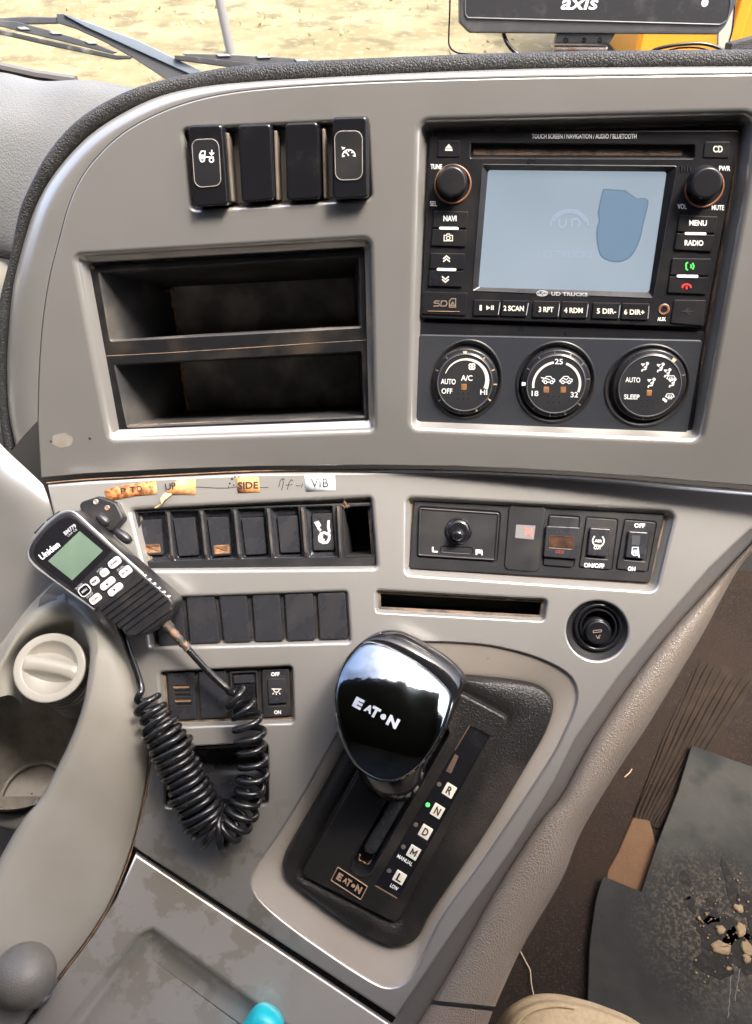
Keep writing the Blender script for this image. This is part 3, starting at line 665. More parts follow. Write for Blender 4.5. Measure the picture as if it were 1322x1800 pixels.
strokes(A, [[(-6,4),(-14,4),(-16,1),(-14,0),(-8,0),(-6,-3),(-9,-5),(-17,-5)],[(-3,4),(-4,-5),(4,-5),(7,-1),(5,4),(-3,4)],[(11,-7),(11,4),(15,8),(22,8),(22,-7),(11,-7)],[(13,-4),(20,-4),(17,2),(13,-4)]], 779, 533, 1, DIMP, sdd, HR+2.6, 1.8)
ridge(A, [(752,547),(808,548)], HR+2.2, 1.0, DUSTM, sdd, 'dust_line')
m1, m2 = rocker([(1195,378),(1262,381),(1252,443),(1185,439)], (1223,411,38), .5)
text(A, 'MENU', 1227, 392, 10, WHITE, m1, HR+3.6, width=31, bold=.03, ang=-1); text(A, 'RADIO', 1220, 427, 10, WHITE, m2, HR+3.6, width=33, bold=.03, ang=-1)
p1, p2_ = rocker([(1182,454),(1251,455),(1241,518),(1173,515)], (1209,486,38), .5)
GRN = mat('green_print', (.10,.72,.12), .5, emis=((.1,.8,.15),.03)); RED = mat('red_print', (.75,.05,.05), .5, emis=((.8,.06,.05),.03))
strokes(A, [[(-3,6),(-6,4),(-6,-4),(-3,-6)],[(1,3),(2,0),(1,-3)],[(4,5),(6,0),(4,-5)]], 1213, 468, 1.15, GRN, p1, HR+3.6, 2.6)
strokes(A, [[(-7,-3),(-6,1),(-2,3),(2,3),(6,1),(7,-3)],[(0,0),(0,-5)]], 1207, 503, 1.1, RED, p2_, HR+3.6, 3)
def pairb(pts, tx):
    (a,b_,c_,d) = pts
    for k, (s, x, y, w) in enumerate(tx):
        f0, f1 = (0,.485) if k == 0 else (.515,1)
        o = btn(A, [mixp(a,b_,f0),mixp(a,b_,f1),mixp(d,c_,f1),mixp(d,c_,f0)], 2.5, HR-2, HR+2.4, RB, ra, b=1.6)
        if s: text(A, s, x, y, 9.5, CREAM, o, HR+3, ang=-1, width=w, bold=.03)
        if s == '1': strokes(A, [[(3,4),(3,-4)],[(6,4),(6,-4)]], 861, 541, 1, CREAM, o, HR+3, 1.8, polys=[[(-6,4.2),(-6,-4.2),(1,0)]])
        x_, y_ = mixp(a,b_,f1); x2, y2 = mixp(d,c_,f1); ridge(A, [(x_-1.2,y_+4),(x2-1.2,y2-3)], HR+2.4, .7, GREYP, o, 'edge_line', 4)
pairb([(833,527),(930,529),(926,557),(831,555)], (('1',845,541,4),('2 SCAN',903,542,36)))
pairb([(938,529),(1035,531),(1032,560),(935,558)], (('3 RPT',960,544,26),('4 RDM',1008,545.5,33)))
pairb([(1043,532),(1142,534),(1140,563),(1040,560)], (('5 DIR-',1066,547,34),('6 DIR+',1115,548.5,36)))
c = circ(A,1167,544,10,HR); MB().prof(A, c, [(0,HR),(1.5,HR+1.2),(4,HR+1),(5,HR-10)]).build('aux_socket', STEEL if False else RING, ra); text(A, 'AUX', 1163, 561, 7, WHITE, ra, HR+.6, width=15, bold=.03)
ub = btn(A, [(1185,527),(1241,528),(1236,573),(1179,568)], 3, HR-2, HR+2, BLACK, ra, 'port_cover', b=1.5)
strokes(A, [[(-10,0),(10,0)],[(-4,0),(0,5),(4,5)],[(-2,0),(2,-5),(5,-5)]], 1209, 547, .9, mat('faint_print',(.055,.05,.05),.6), ub, HR+2.6, 1.6)
# ================================================================= climate panel
cl = thing('climate_control_panel', 'black heater control panel with three round dials below the radio', 'climate panel', A.at(980,675,-30))
HC = -22
CLM = mat('climate_panel_plastic', (.030,.033,.040), .45, 0, None, ((.06,.05,.045),30,.5,.8,.4))
trimc = rq(A, [(735,566),(1240,583),(1216,778),(727,756)], 5, HC-4)
fc = rq(A, [(737,588),(1236,598),(1208,762),(731,744)], 6, HC)
dials = [(821,668,62,72,817,673,49,52), (976,673,69,74,977,676,51.5,53), (1137,679,73,75,1142,679,54,56)]
wells = [circ(A,d[0],d[1],d[2],HC,48,d[3]) for d in dials]
MB().button(A, trimc, -44, HC-4, 2).build('trim', RB, cl)
mb = MB(); mb.fill(A, inset(fc, 2), wells, HC); mb.prof(A, inset(fc, 2), [(0,HC),(-1.5,HC-.8),(-2,HC-5)], cap=False); mb.build('panel', CLM, cl)
DF = mat('dial_face_plastic', (.020,.021,.024), .48, 0, None, ((.06,.05,.04),40,.5,.8,.4))
for k, (wx, wy, rx, ry, kx, ky, fx, fy) in enumerate(dials):
    w = wells[k]
    MB().prof(A, w, [(0,HC),(1.5,HC+1.8),(4,HC+2),(8,HC-2),(13,HC-9),(30,HC-10)]).build('dial_well', BLACK, cl, sharp=60)
    hd = HC+10; fr_ = circ(A,kx,ky,fx,hd,48,fy); co2 = inset(fr_,-8)
    dl = MB().prof(A, co2, [(-3,HC-9),(-1,HC+2),(0,HC+5),(2,HC+6.5),(6,HC+7),(8,hd-1),(9.5,hd+.4),(11,hd)], cap=True).build('dial', RB, cl, sharp=60)
    MB().add([A.p3(q, hd+.2) for q in inset(fr_, 3)], [tuple(range(48))]).build('dial_face', DF, dl, wn=False)
    p = [A.p3(q, hd+.3) for q in inset(fr_, 1.6)]; MB().tube(p+[p[0]], .9*U, 6, caps=False).build('dial_rim', mat('dial_rim', (.10,.10,.11), .3), dl)
    # ticks round the collar
    tick = {0:[(95,6,1),(58,2.5,0),(30,2.5,0),(2,2.5,0),(-30,2.5,0),(-62,2.5,0),(-95,1.5,2),(160,1.5,2),(130,1.5,2),(-140,1.5,2)],
            1:[(183,6,3),(72,2.5,0),(45,2.5,2),(15,2,2),(-35,2,2),(-65,2,2),(-92,2,2),(100,1.5,2),(128,1.5,2),(155,1.5,2),(-125,1.5,2)],
            2:[(58,6,1),(25,2.5,2),(95,1.5,2),(-90,1.5,2)]}[k]
    ic = A.p2(kx, ky, HC+7); sc_ = A.sc(kx, ky)
    for ang, wd, cc in tick:
        a = R(ang); u = Vector((math.cos(a), math.sin(a))); v = Vector((-u.y, u.x)); r0, r1 = (fx+1)*sc_, (fx+8)*sc_
        pts = [Vector(ic)+u*r0-v*wd*.5, Vector(ic)+u*r1-v*wd*.6, Vector(ic)+u*r1+v*wd*.6, Vector(ic)+u*r0+v*wd*.5]
        MB().add([A.p3(q, HC+7.6+(1.5 if wd > 4 else 0)) for q in pts], [(0,1,2,3)]).build('pointer' if wd > 4 else 'tick_mark', [mat('dusty_tick', (.50,.36,.22), .6), mat('dusty_pointer', (.72,.58,.40), .6), mat('dim_tick', (.16,.14,.12), .6), WHITE][cc], dl, wn=False)
    HT = hd+.9
    def T(s, x, y, h, w): text(A, s, x, y, h, WHITE, dl, HT, ang=-1.5, width=w, bold=.015)
    zz = lambda x, y: (740+x/2.644, 580+y/2.644)
    def led(x, y): 
        q = zz(x, y); btn(A, [(q[0]-4.6,q[1]-5.2),(q[0]+4.6,q[1]-5),(q[0]+4.2,q[1]+5.2),(q[0]-5,q[1]+5)], 1, hd-.4, hd+.8, AMBER, dl, 'indicator', b=.5)
    def dots(x, y, dx, dy, r=1.2):
        mb = MB()
        for j in range(2):
            for i in range(3): q = zz(x+i*dx, y+j*dy); mb.add([A.p3(p, HT) for p in circ(A, q[0], q[1], r, HT, 8)], [tuple(range(8))])
        mb.build('vent_holes', mat('vent_hole', (.005,.005,.005), .9), dl, wn=False)
    def band(cx, cy, r, a0, a1, w0, w1, n=40):
        q = zz(cx, cy); c0 = A.p2(*q, HT); kk = A.sc(*q)*r/2.644; L, Q = [], []
        for i in range(n+1):
            t = i/n; a = R(a0+(a1-a0)*t); w = (w0+(w1-w0)*t)*.5
            L.append(A.p3((c0[0]+(kk+w)*math.cos(a), c0[1]+(kk+w)*math.sin(a)), HT)); Q.append(A.p3((c0[0]+(kk-w)*math.cos(a), c0[1]+(kk-w)*math.sin(a)), HT))
        MB().add(L+Q, [(i, i+1, n+2+i, n+1+i) for i in range(n)]).build('scale_band', CREAM, dl, wn=False)
    if k == 0:
        T('AUTO', *zz(127,240), 9.5, 26); T('OFF', *zz(121,284), 9.5, 19); T('A/C', *zz(213,223), 10, 20); T('HI', *zz(292,289), 9, 12); led(200,265); dots(173,296,24,24)
        band(208,235,100,165,-18,1.2,8)
        strokes(A, [arc(-2.4,2,2.6,0,360,8),arc(2.4,2.4,2.6,0,360,8),arc(-2.2,-2.4,2.6,0,360,8),arc(2.4,-2.2,2.6,0,360,8)], *zz(237,170), 1, WHITE, dl, HT, 2.2)
    elif k == 1:
        T('25', *zz(641,147), 9.5, 14); T('18', *zz(530,295), 9.5, 12); T('32', *zz(713,301), 9.5, 13); led(583,278); led(662,278); dots(592,310,25,27)
        band(630,255,107,105,193,4.2,4.2); band(630,255,107,74,-14,4.2,4.2)
        for x in (592,673):
            strokes(A, [[(-11,-2),(-7,2),(-3,6),(4,6),(7,2),(11,1),(11,-3),(8,-4)],arc(-5,-4,2.6,0,360,10),arc(6,-4,2.6,0,360,10),[(-11,-2),(-8,-4)],[(-2,-4),(3,-4)], [(-13,4),(-3,2),(3,0)] if x < 600 else [(-4,3),(1,0),(4,3)]], *zz(x,232), 1, WHITE, dl, HT, 1.5)
    else:
        T('AUTO', *zz(985,232), 9, 26); T('SLEEP', *zz(980,311), 8.5, 27); led(1062,293); dots(1025,327,27,27,.9)
        man = [[(-1,1),(0,-3),(5,-4)],[(-4,6),(-6,2)]]
        def person_icon(x, y, s=1): strokes(A, [arc(4,6,1.6,0,360,8),[(3,3),(1,-4),(-5,-5),(-6,-8)],[(-7,5),(-2,5),(-5,2)],[(2,1),(-2,-1)]], *zz(x,y), s, WHITE, dl, HT, 2.3)
        person_icon(1042,172); person_icon(1115,175); person_icon(1147,200,.95); person_icon(1072,246,1.05); person_icon(1170,246,1.0)
        for x, y in ((1163,228),(1157,312)): strokes(A, [[(-8,1),(-5,6),(5,6),(8,1),(4,-1),(-4,-1),(-8,1)],[(-3,-4),(-3,3)],[(0,-4),(0,4)],[(3,-4),(3,3)]], *zz(x,y), .95, WHITE, dl, HT, 1.4)
        strokes(A, [arc(-1.6,1.4,1.7,0,360,8),arc(1.6,-1.4,1.7,0,360,8)], *zz(1133,326), 1, WHITE, dl, HT, 1.8)
# ================================================================= seven-cell switch row
ro = thing('rocker_switch_panel', 'black panel of recessed rocker switches with an empty end bay below the tape labels', 'switch panel', B.at(440,945,-24))
HB = -14
fr = rq(B, [(232,897),(659,883),(661,994),(252,1003)], 6, HB)
cells = [[(240,901),(291,898),(301,986),(250,988)],[(297,898),(349,896),(359,984),(307,986)],[(356,896),(407,894),(417,982),(366,984)],[(415,894),(466,892),(475,981),(425,983)],[(474,892),(525,890),(533,980),(483,981)],[(535,890),(585,888),(592,979),(543,980)],[(601,888),(656,886),(658,978),(605,981)]]
fces = [[(247,914),(283,912),(288,975),(254,977)],[(304,911),(342,909),(350,976),(314,978)],[(364,909),(401,908),(407,976),(373,978)],[(424,910),(463,909),(468,974),(432,976)],[(487,907),(523,906),(528,971),(493,972)],[(548,903),(585,902),(588,967),(551,968)]]
ch = [rq(B, c, 4, HB, 3) for c in cells]
mb = MB(); mb.fill(B, inset(fr, 2), ch, HB); mb.prof(B, inset(fr, 2), [(0,HB),(-1.5,HB-.6),(-2,HB-12)], cap=False)
mb.build('panel', BLACK, ro)
for i, c in enumerate(ch[:6]):
    fa = rq(B, fces[i], 3, HB-7, 3); fa2 = align(c, fa)
    cell = MB().rings(B, [(c, HB), (inset(c,1), HB-.6), (inset(c,3), HB-9), (inset(fa2,-5), HB-14), (inset(fa2,-1.6), HB-16), (inset(fa2,-1.2), HB-20)], cap=True).build('switch_well', SWITCH, ro, sharp=35)
    k = MB().prof(B, fa, [(-.4,HB-20),(0,HB-9),(.8,HB-7.6),(2,HB-7.2)]).build('rocker_switch', SWITCH, ro)
    if i in (0,2):
        w = [(254,957),(281,956),(283,972),(256,974)] if i == 0 else [(374,959),(403,957),(405,973),(377,975)]
        MB().prof(B, rq(B, w, 3, HB-7), [(0,HB-7),(1,HB-5.4),(3.5,HB-5.2),(4.5,HB-6.5)]).build('lens', mat('dusty_lens', (.11,.06,.035), .3, 0, None, ((.35,.2,.11),160,.42,.62,.9)), k)
# proud fins between the cells
for i in range(6):
    a0, a1 = mixp(cells[i][1], cells[i+1][0], .5), mixp(cells[i][2], cells[i+1][3], .5)
    a0 = (a0[0]+1, a0[1]+2); w = 2.4
    p, q = B.at(*a0, HB), B.at(*a1, HB); m_ = B.at(*mixp(a0, a1, .06), HB+12); m2 = B.at(*mixp(a0, a1, .90), HB+12)
    vs = []
    for P_, ww in ((p,3.2),(m_,2.4),(m2,2.4),(q,3.2)): vs += [P_-B.e1*ww*U, P_+B.e1*ww*U]
    low = [v-B.n*U*10 for v in (vs[0],vs[1],vs[6],vs[7])]
    mb = MB().add(vs+low, [(0,1,3,2),(2,3,5,4),(4,5,7,6),(0,2,4,6,10,8),(1,9,11,7,5,3)])
    mb.build('fin', mat('dusty_black_fin', (.05,.048,.047), .4, 0, None, ((.17,.12,.085),60,.48,.7,.6)), ro, sharp=25, bevel=.8)
ec = ch[6]; MB().prof(B, ec, [(0,HB),(1,HB+1.2),(3,HB+1),(4,HB-3),(8,HB-140)]).build('empty_bay', mat('bay_inside', (.006,.006,.006), .8), ro, sharp=40)
mb = MB(); rg = random.Random(9)
for k in range(9):
    p = B.at(606+rg.uniform(-4,10), 888+rg.uniform(-6,8), HB+2); d = (B.e1*rg.uniform(-8,8)+B.e2*rg.uniform(-6,10))*U
    mb.tube([p, p+d*.6+B.n*U*3, p+d], [1.6*U,1.2*U,.4*U], 5)
mb.build('dust_tuft', DUSTM, ro)
# chalk scribble on the sixth switch
CH = mat('chalk_marks', (.78,.77,.74), .9, 0, ('noise',2000,.5), ((.06,.06,.06),900,.50,.62,.9))
strokes(B, [[(-13,17),(-9,10),(-6,4),(-3,1)],[(-9,18),(-4,9)],[(11,19),(10,9),(12,0),(9,-5)],[(9,-5),(3,-2),(-3,-4),(-6,-10),(-5,-17),(1,-20),(8,-19),(12,-13),(12,-6),(8,-3)],[(-1,-6),(-2,-13),(3,-16)]], 567, 934, 1, CH, ro, HB-6.4, 4.4, name='chalk_marks')
# ================================================================= blank row
bk = thing('blank_switch_panel', 'row of six plain black blanking plates below the rocker switches', 'blank panel', B.at(450,1090,-16))
MB().prof(B, inset(rq(B, [(246,1046),(616,1033),(623,1135),(258,1145)], 13, 0), 10), [(0,-16),(1,-16.5)]).build('backing', DARKP, bk)
bl_ = [[(270,1053),(318,1050),(328,1133),(279,1136)],[(327,1049),(376,1047),(387,1130),(334,1132)],[(385,1047),(433,1046),(442,1128),(394,1130)],[(443,1045),(491,1044),(498,1127),(449,1128)],[(500,1044),(550,1043),(555,1125),(505,1127)],[(558,1043),(607,1041),(612,1123),(562,1125)]]
for p in bl_: MB().prof(B, rq(B, p, 5, -7, 4), [(-.6,-17),(0,-9),(.8,-7.6),(2.4,-7),(4,-7.2)]).build('blanking_plate', SWITCH, bk)
# ================================================================= right control panel
ct = thing('control_panel', 'black panel with mirror joystick, red N display and two rocker switches below the radio', 'control panel', B.at(940,945,-22))
HP = -16
pf = rq(B, [(728,873),(1169,899),(1143,1024),(719,999)], 5, HP)
z1 = lambda x, y: (720+x/5.508, 860+y/5.508)
z2 = lambda x, y: (940+x/5.085, 860+y/5.085)
w_m = rq(B, [z1(75,158),z1(890,212),z1(852,712),z1(60,662)], 9, HP, 5)
w_a = [rq(B, [z2(*q) for q in pts], 6, HP, 4) for pts in ([(118,222),(412,240),(352,712),(62,690)], [(452,240),(752,262),(692,732),(384,705)], [(795,262),(1098,285),(1012,750),(714,722)])]
mb = MB(); mb.fill(B, inset(pf, 2), [w_m]+w_a, HP); mb.prof(B, inset(pf, 2), [(0,HP),(-1.5,HP-.7),(-2,HP-8)], cap=False); mb.build('panel', BLACK, ct)
mm = MB().prof(B, w_m, [(0,HP),(1,HP-2.5),(3,HP-3),(4.2,HP+2.4),(5.6,HP+3),(7.4,HP+2.2),(8.5,HP+.6)]).build('mirror_switch', BLACK, ct, sharp=40)
HM = HP+1
c = circ(B, 806, 933, 24, HM); MB().prof(B, c, [(0,HM-.5),(1,HM+3),(3,HM+4),(6,HM+2),(9,HM+4),(12,HM+5)]).build('joystick_collar', GLOSS, mm, sharp=60)
# joystick: ball on a short stem
ctr = B.at(805, 940, HM+20); rows = []
for i in range(13):
    th = math.pi*i/12; rows.append([ctr + B.n*(13*U*math.cos(th)) + (B.e1*math.cos(p)+B.e2*math.sin(p))*(13.2*U*max(.02,math.sin(th))) for p in [2*math.pi*k/24 for k in range(24)]])
MB().grid(rows, closed=True, flip=True).tube([B.p3(B.p2(806,933,HM),HM), ctr], 7*U, 12).build('joystick', GLOSS, mm, sharp=80, wn=False)
sl = rq(B, [z1(300,545),z1(618,560),z1(612,632),z1(298,612)], 6.5, HM, 6)
MB().prof(B, sl, [(-.8,HM-.2),(0,HM+1),(1.2,HM+.6),(2.4,HM-6)]).build('slider_slot', GLOSS, mm)
btn(B, [z1(340,572),z1(560,588),z1(556,618),z1(338,604)], 3, HM-5, HM-2, BLACK, mm, 'slider', b=1)
strokes(B, [], *z1(582,600), 1, WHITE, mm, HM-1, polys=[[(-2,3),(2,2.5),(1.5,-3),(-1.5,-3)]], name='slider_mark')
strokes(B, [[(-4,4.5),(-4,-3.4),(4.5,-4.2)]], *z1(247,583), 1, WHITE, mm, HM+.8, 2.6, name='lettering')
strokes(B, [[(-5,-4.6),(-5,3.5),(4,3),(4.6,-.4),(-5,0)],[(3.5,-.4),(5.2,-5)]], *z1(675,610), 1, WHITE, mm, HM+.8, 2.6, name='lettering')
dp = MB().prof(B, rq(B, [(895,887),(961,890),(947,1006),(886,1001)], 11, HP+3, 6), [(-.4,HP-6),(0,HP+1.4),(1,HP+2.6),(2.4,HP+3)]).build('display_cover', BLACK, ct)
dw = MB().quad(B, [z1(1032,342),z1(1220,352),z1(1202,487),z1(1022,470)], HP+3.4).build('display', mat('grey_display', (.20,.19,.19), .3), dp, wn=False)
strokes(B, [[(-5,-6.5),(-5,6.5),(5,-6.5),(5,6.5)]], *z1(1155,412), 1, mat('red_digit', (.8,.15,.10), .4, emis=((1,.12,.07),.12)), dw, HP+3.9, 2.6, ang=-3, name='digit')
strokes(B, [], *z1(1040,590), 1, DARKP, dp, HP+3.4, polys=[arc(0,0,2,0,360,8)[:-1], arc(17,-8,1.6,0,360,8)[:-1], arc(0,-21,1.8,0,360,8)[:-1], arc(17,-18,1.6,0,360,8)[:-1]], name='pin_holes')
for w in w_a: pass
# cover switch with window
s0 = MB().prof(B, w_a[0], [(0,HP),(1,HP-2),(2.2,HP-2.4),(3.6,HP+1.6),(5,HP+2.2)]).build('cover_switch', BLACK, ct)
MB().button(B, rq(B, [z2(103,328),z2(402,342),z2(376,626),z2(80,604)], 3, HP+9), HP, HP+9, 2.5).build('switch_cap', SWITCH, s0)
MB().prof(B, rq(B, [z2(130,416),z2(345,426),z2(345,542),z2(122,526)], 4, HP+9.3), [(-1,HP+9),(0,HP+9.8),(1,HP+9.5),(2,HP+9.2)]).build('window', mat('dark_window', (.02,.012,.010), .25, 0, None, ((.10,.05,.03),110,.45,.65,.8)), s0)
strokes(B, [[(-7,2),(7,2)],[(-7,-2),(7,-2)],[(-6,2),(-6,-2)],[(0,2),(0,-2)],[(6,2),(6,-2)]], *z2(222,560), 1, mat('faded_red_print', (.24,.04,.036), .6), s0, HP+9.8, 1.3, ang=-4, name='faded_mark')
for i, (wl, rk) in enumerate(((w_a[1], [(496,345),(682,355),(646,606),(470,590)]), (w_a[2], [(842,375),(1017,386),(986,626),(812,610)]))):
    s = MB().prof(B, wl, [(0,HP),(1,HP-2),(2.2,HP-2.4),(3.4,HP+1.4),(4.6,HP+1.8)]).build('rocker_switch', BLACK, ct)
    c0 = rq(B, [z2(*q) for q in rk], 3, HP+10, 3)
    MB().prof(B, rq(B, [z2(rk[0][0]-14,rk[0][1]-8),z2(rk[1][0]+14,rk[1][1]-8),z2(rk[2][0]+12,rk[2][1]+30),z2(rk[3][0]-24,rk[3][1]+28)], 4, HP+2), [(-1,HP+1.6),(0,HP+2.4),(1.5,HP+2),(3,HP+.6)]).build('rocker_frame', DARKP, s)
    k = MB().button(B, c0, HP-2, HP+10, 3).build('rocker', SWITCH, s)
s_a, s_h = [o for o in ct.children if o.name.startswith('rocker_switch')][-2:]
strokes(B, [arc(0,0,10,130,235,10),arc(0,0,10,-55,50,10),[(-7,-8),(7,-8.6)]], *z2(569,460), 1, CREAM, s_a, HP+10.6, 2, ang=-3)
text(B, 'ASR', *z2(569,462), 5, CREAM, s_a, HP+10.7, ang=-4, width=13, bold=.02); text(B, 'CUT', *z2(561,523), 6, CREAM, s_a, HP+10.7, ang=-4, width=13, bold=.03)
text(B, 'ON/OFF', *z2(531,682), 8, WHITE, s_a, HP+3, ang=-3, width=36, bold=.035)
text(B, 'OFF', *z2(938,325), 8, WHITE, s_h, HP+3, ang=-3, width=19, bold=.035); text(B, 'ON', *z2(866,711), 8, WHITE, s_h, HP+3, ang=-3, width=13, bold=.035)
MB().quad(B, [z2(872,410),z2(944,414),z2(940,500),z2(868,496)], HP+10.5).build('lens', mat('smoked_lens', (.06,.06,.065), .3), s_h, wn=False)
strokes(B, [[(-5,8),(-6,-3),(-3,-6),(4,-6),(6,-2),(5,8),(-5,8)],[(-3,-4),(-2,4)],[(0,-4),(1,4)],[(3,-4),(3.6,4)],[(6,-3),(7,-9),(5,-9)]], *z2(899,560), 1, mat('pale_print', (.62,.72,.78), .6), s_h, HP+10.6, 1.6)
# ================================================================= power socket with lighter
lt = thing('cigarette_lighter', 'round black cigarette lighter socket in the lower grey panel right of the slot', 'lighter', B.at(1050,1109,-10))
MB().prof(B, inset(hole_lit, 4), [(-1.2,-2),(0,-4),(4,-9),(12,-17),(18,-21)], cap=False).build('bezel', BLACK, lt, sharp=60)
c = circ(B, 1051, 1102, 41, -18, 48)
MB().prof(B, c, [(-3,-24),(-2,-14),(0,-11),(3,-10.5),(6,-12),(7,-18),(8.5,-19),(10,-13),(13,-12.4),(15,-15),(16,-45)], cap=True).build('socket', GLOSS, lt, sharp=60)
c = circ(B, 1052, 1112, 21, -2, 36)
lk = MB().prof(B, c, [(-6,-40),(-5,-20),(-4.5,-14),(-1,-13),(-.5,-6),(0,-3),(1.2,-1),(3,-.4),(5,-.8)], cap=True).build('lighter_knob', GLOSS, lt, sharp=50)
strokes(B, [[(-9,7),(7,9)],[(-9,3),(7,5)],[(-9,7),(-9,3)],[(7,9),(7,5)],[(-4,-2),(0,-8),(5,-1)],[(2,-2),(3,-9)]], 1051, 1115, .9, DIMP, lk, -.2, 1.4)
# ================================================================= lamp switch panel
lp = thing('lamp_switch_panel', 'small black panel with slotted grille and interior lamp switch behind the curly cord', 'switch panel', B.at(400,1220,-18))
HL = -12
MB().prof(B, inset(hole_lamp, 8), [(-1,-19),(1,-19.4)]).build('backing', DARKP, lp)
gp = rq(B, [(294,1182),(341,1180),(346,1264),(299,1267)], 3, HL, 3)
slots = [rq(B, [(304+i,1204.5+8*i),(333+i,1203.5+8*i),(334+i,1209+8*i),(305+i,1210+8*i)], 2.4, HL, 3) for i in range(5)]
mb = MB(); mb.fill(B, inset(gp,2), slots, HL); mb.prof(B, inset(gp,2), [(0,HL),(-1.4,HL-.6),(-2,HL-8)], cap=False)
g = mb.build('grille', SWITCH, lp)
for i, s_ in enumerate(slots): MB().prof(B, s_, [(0,HL),(.6,HL-1),(.8,HL-3.5)]).build('grille_slot', [DUSTM, DARKP, DARKP, DUSTM, DARKP][i], g)
MB().button(B, rq(B, [(349,1181),(397,1179),(401,1261),(353,1263)], 4, HL, 3), -20, HL, 2).build('blanking_plate', SWITCH, lp)
w3 = MB().prof(B, rq(B, [(404,1181),(452,1179),(456,1261),(408,1264)], 3, HL, 3), [(0,HL-6),(0,HL),(1.5,HL+.4),(3,HL),(4,HL-9)]).build('switch_well', DARKP, lp)
btn(B, [(410,1188),(446,1186),(448,1200),(411,1202)], 2, HL-8, HL-1, SWITCH, w3, 'switch_tab', b=1.5)
btn(B, [(411,1205),(447,1203),(452,1255),(414,1257)], 4, HL-8, HL+4, GLOSS, w3, 'rocker', b=3)
ls = MB().button(B, rq(B, [(460,1178),(508,1176),(512,1258),(463,1261)], 4, HL+1, 3), -20, HL+1, 2).build('lamp_switch', BLACK, lp)
MB().prof(B, rq(B, [(467,1190),(503,1188),(506,1242),(469,1244)], 3, HL+1.4, 3), [(0,HL+.8),(.8,HL+1.6),(2,HL+1.2),(3,HL-.5)]).build('rocker_frame', DARKP, ls)
MB().button(B, rq(B, [(470,1193),(501,1192),(504,1236),(472,1238)], 3, HL+7, 3), HL-2, HL+7, 2.5).build('rocker', SWITCH, ls)
text(B, 'OFF', 484, 1185, 7, WHITE, ls, HL+1.7, ang=1, width=15, bold=.03); text(B, 'ON', 488, 1252, 7, WHITE, ls, HL+1.7, ang=1, width=12, bold=.03)
strokes(B, [arc(0,2,5,180,360,10),[(-9,3),(9,3)],[(0,-5),(0,-8)],[(-5,-4),(-7,-7)],[(5,-4),(7,-7)]], 486, 1214, .95, CREAM, ls, HL+7.5, 1.6)
# ================================================================= coin pocket
cp = thing('coin_pocket', 'shallow black open pocket in the lower panel beneath the curly cord', 'pocket', B.at(380,1360,-16))
c = inset(hole_coin, 6)
mb = MB().prof(B, c, [(-1,-15),(0,-9),(1.2,-7),(3,-7.4),(5,-12),(9,-26)], cap=False)
e = inset(c, 9); rows = []
mb.build('rim', GLOSS, cp)
# scooped floor, deep in the middle
TL, TR, BR_, BL = [B.p2(*p, -14) for p in ((300,1318),(466,1310),(466,1405),(298,1413))]
for i in range(15):
    t = i/14; a = Vector(TL).lerp(Vector(BL), t); b_ = Vector(TR).lerp(Vector(BR_), t); d = -12-64*math.sin(math.pi*min(1,t*1.02))**.7
    rows.append([B.p3(a.lerp(b_, s/10), d) for s in range(11)])
MB().grid(rows).build('scoop', SWITCH, cp, sharp=80, wn=False)
# ================================================================= labels stuck on the panel
TAPE = mat('rusty_orange_tape', (.62,.25,.075), .7, 0, ('noise',900,.3), ((.20,.05,.018),260,.44,.54,.9), mix2=((.80,.50,.26),60,.55,.72,.7))
TAPE2 = mat('faded_orange_tape', (.64,.29,.095), .7, 0, ('noise',900,.2), ((.36,.12,.04),180,.50,.62,.8), mix2=((.80,.52,.3),50,.5,.72,.7))
INKB = mat('black_label_print', (.02,.018,.016), .6)
def tape(name, label, rows_, m):
    g = [[B.at(*p) for p in r] for r in rows_]; mb = MB().grid(g); o = mb.build(name, m, None, sharp=80, wn=False)
    md = o.modifiers.new('s', 'SOLIDIFY'); md.thickness = .0003; md.offset = -1
    return tag(o, label, 'label', 'labels above the rocker switches')
t1 = tape('tape_label', 'rust-stained orange tape label reading PTO above the two-way radio', [[(183,862,1),(205,855,2),(235,850,1),(255,847,1.6),(273,844,1)],[(186,872,1.4),(208,866,1.4),(237,861,1.8),(257,858,1.2),(275,856,1.4)],[(188,882,1),(210,877,1.6),(238,872,1),(258,870,1.8),(276,868,1)]], TAPE)
for s, x, y in (('P',217,863),('T',233,861),('O',245,859)): text(B, s, x, y, 11, INKB, t1, 2.6, ang=8, width=9.5, bold=.02)
t2 = tape('tape_label', 'torn orange tape label reading UP with its corner curled down', [[(309,846,1),(318,843,1.4),(328,842,1),(343,841,1)],[(300,857,3),(312,856,2),(328,855,1.4),(344,855,1)],[(290,866,7),(302,868,4),(316,869,1.5),(344,870,1)]], TAPE2)
mb = MB().grid([[B.at(290,866,7),B.at(303,868,5),],[B.at(282,876,11),B.at(289,879,10)],[B.at(286,884,8),B.at(284,886,8)],[B.at(271,893,12),B.at(273,893.5,12)]])
mb.build('curled_end', mat('tape_back', (.80,.48,.22), .7), t2, wn=False)
text(B, 'UP', 300, 855, 12, INKB, t2, 5.2, ang=10, width=19, bold=.02)
t3 = tape('tape_label', 'small orange tape label reading SIDE in the middle of the row', [[(414,840,1),(430,838.5,1.4),(454,838,1)],[(416,852,1.3),(432,851,1),(456,851,1.4)],[(418,867,1),(434,866,1.4),(457,865,1)]], TAPE2)
text(B, 'SIDE', 436, 853, 12.5, INKB, t3, 2.2, ang=1.5, width=36, bold=.03)
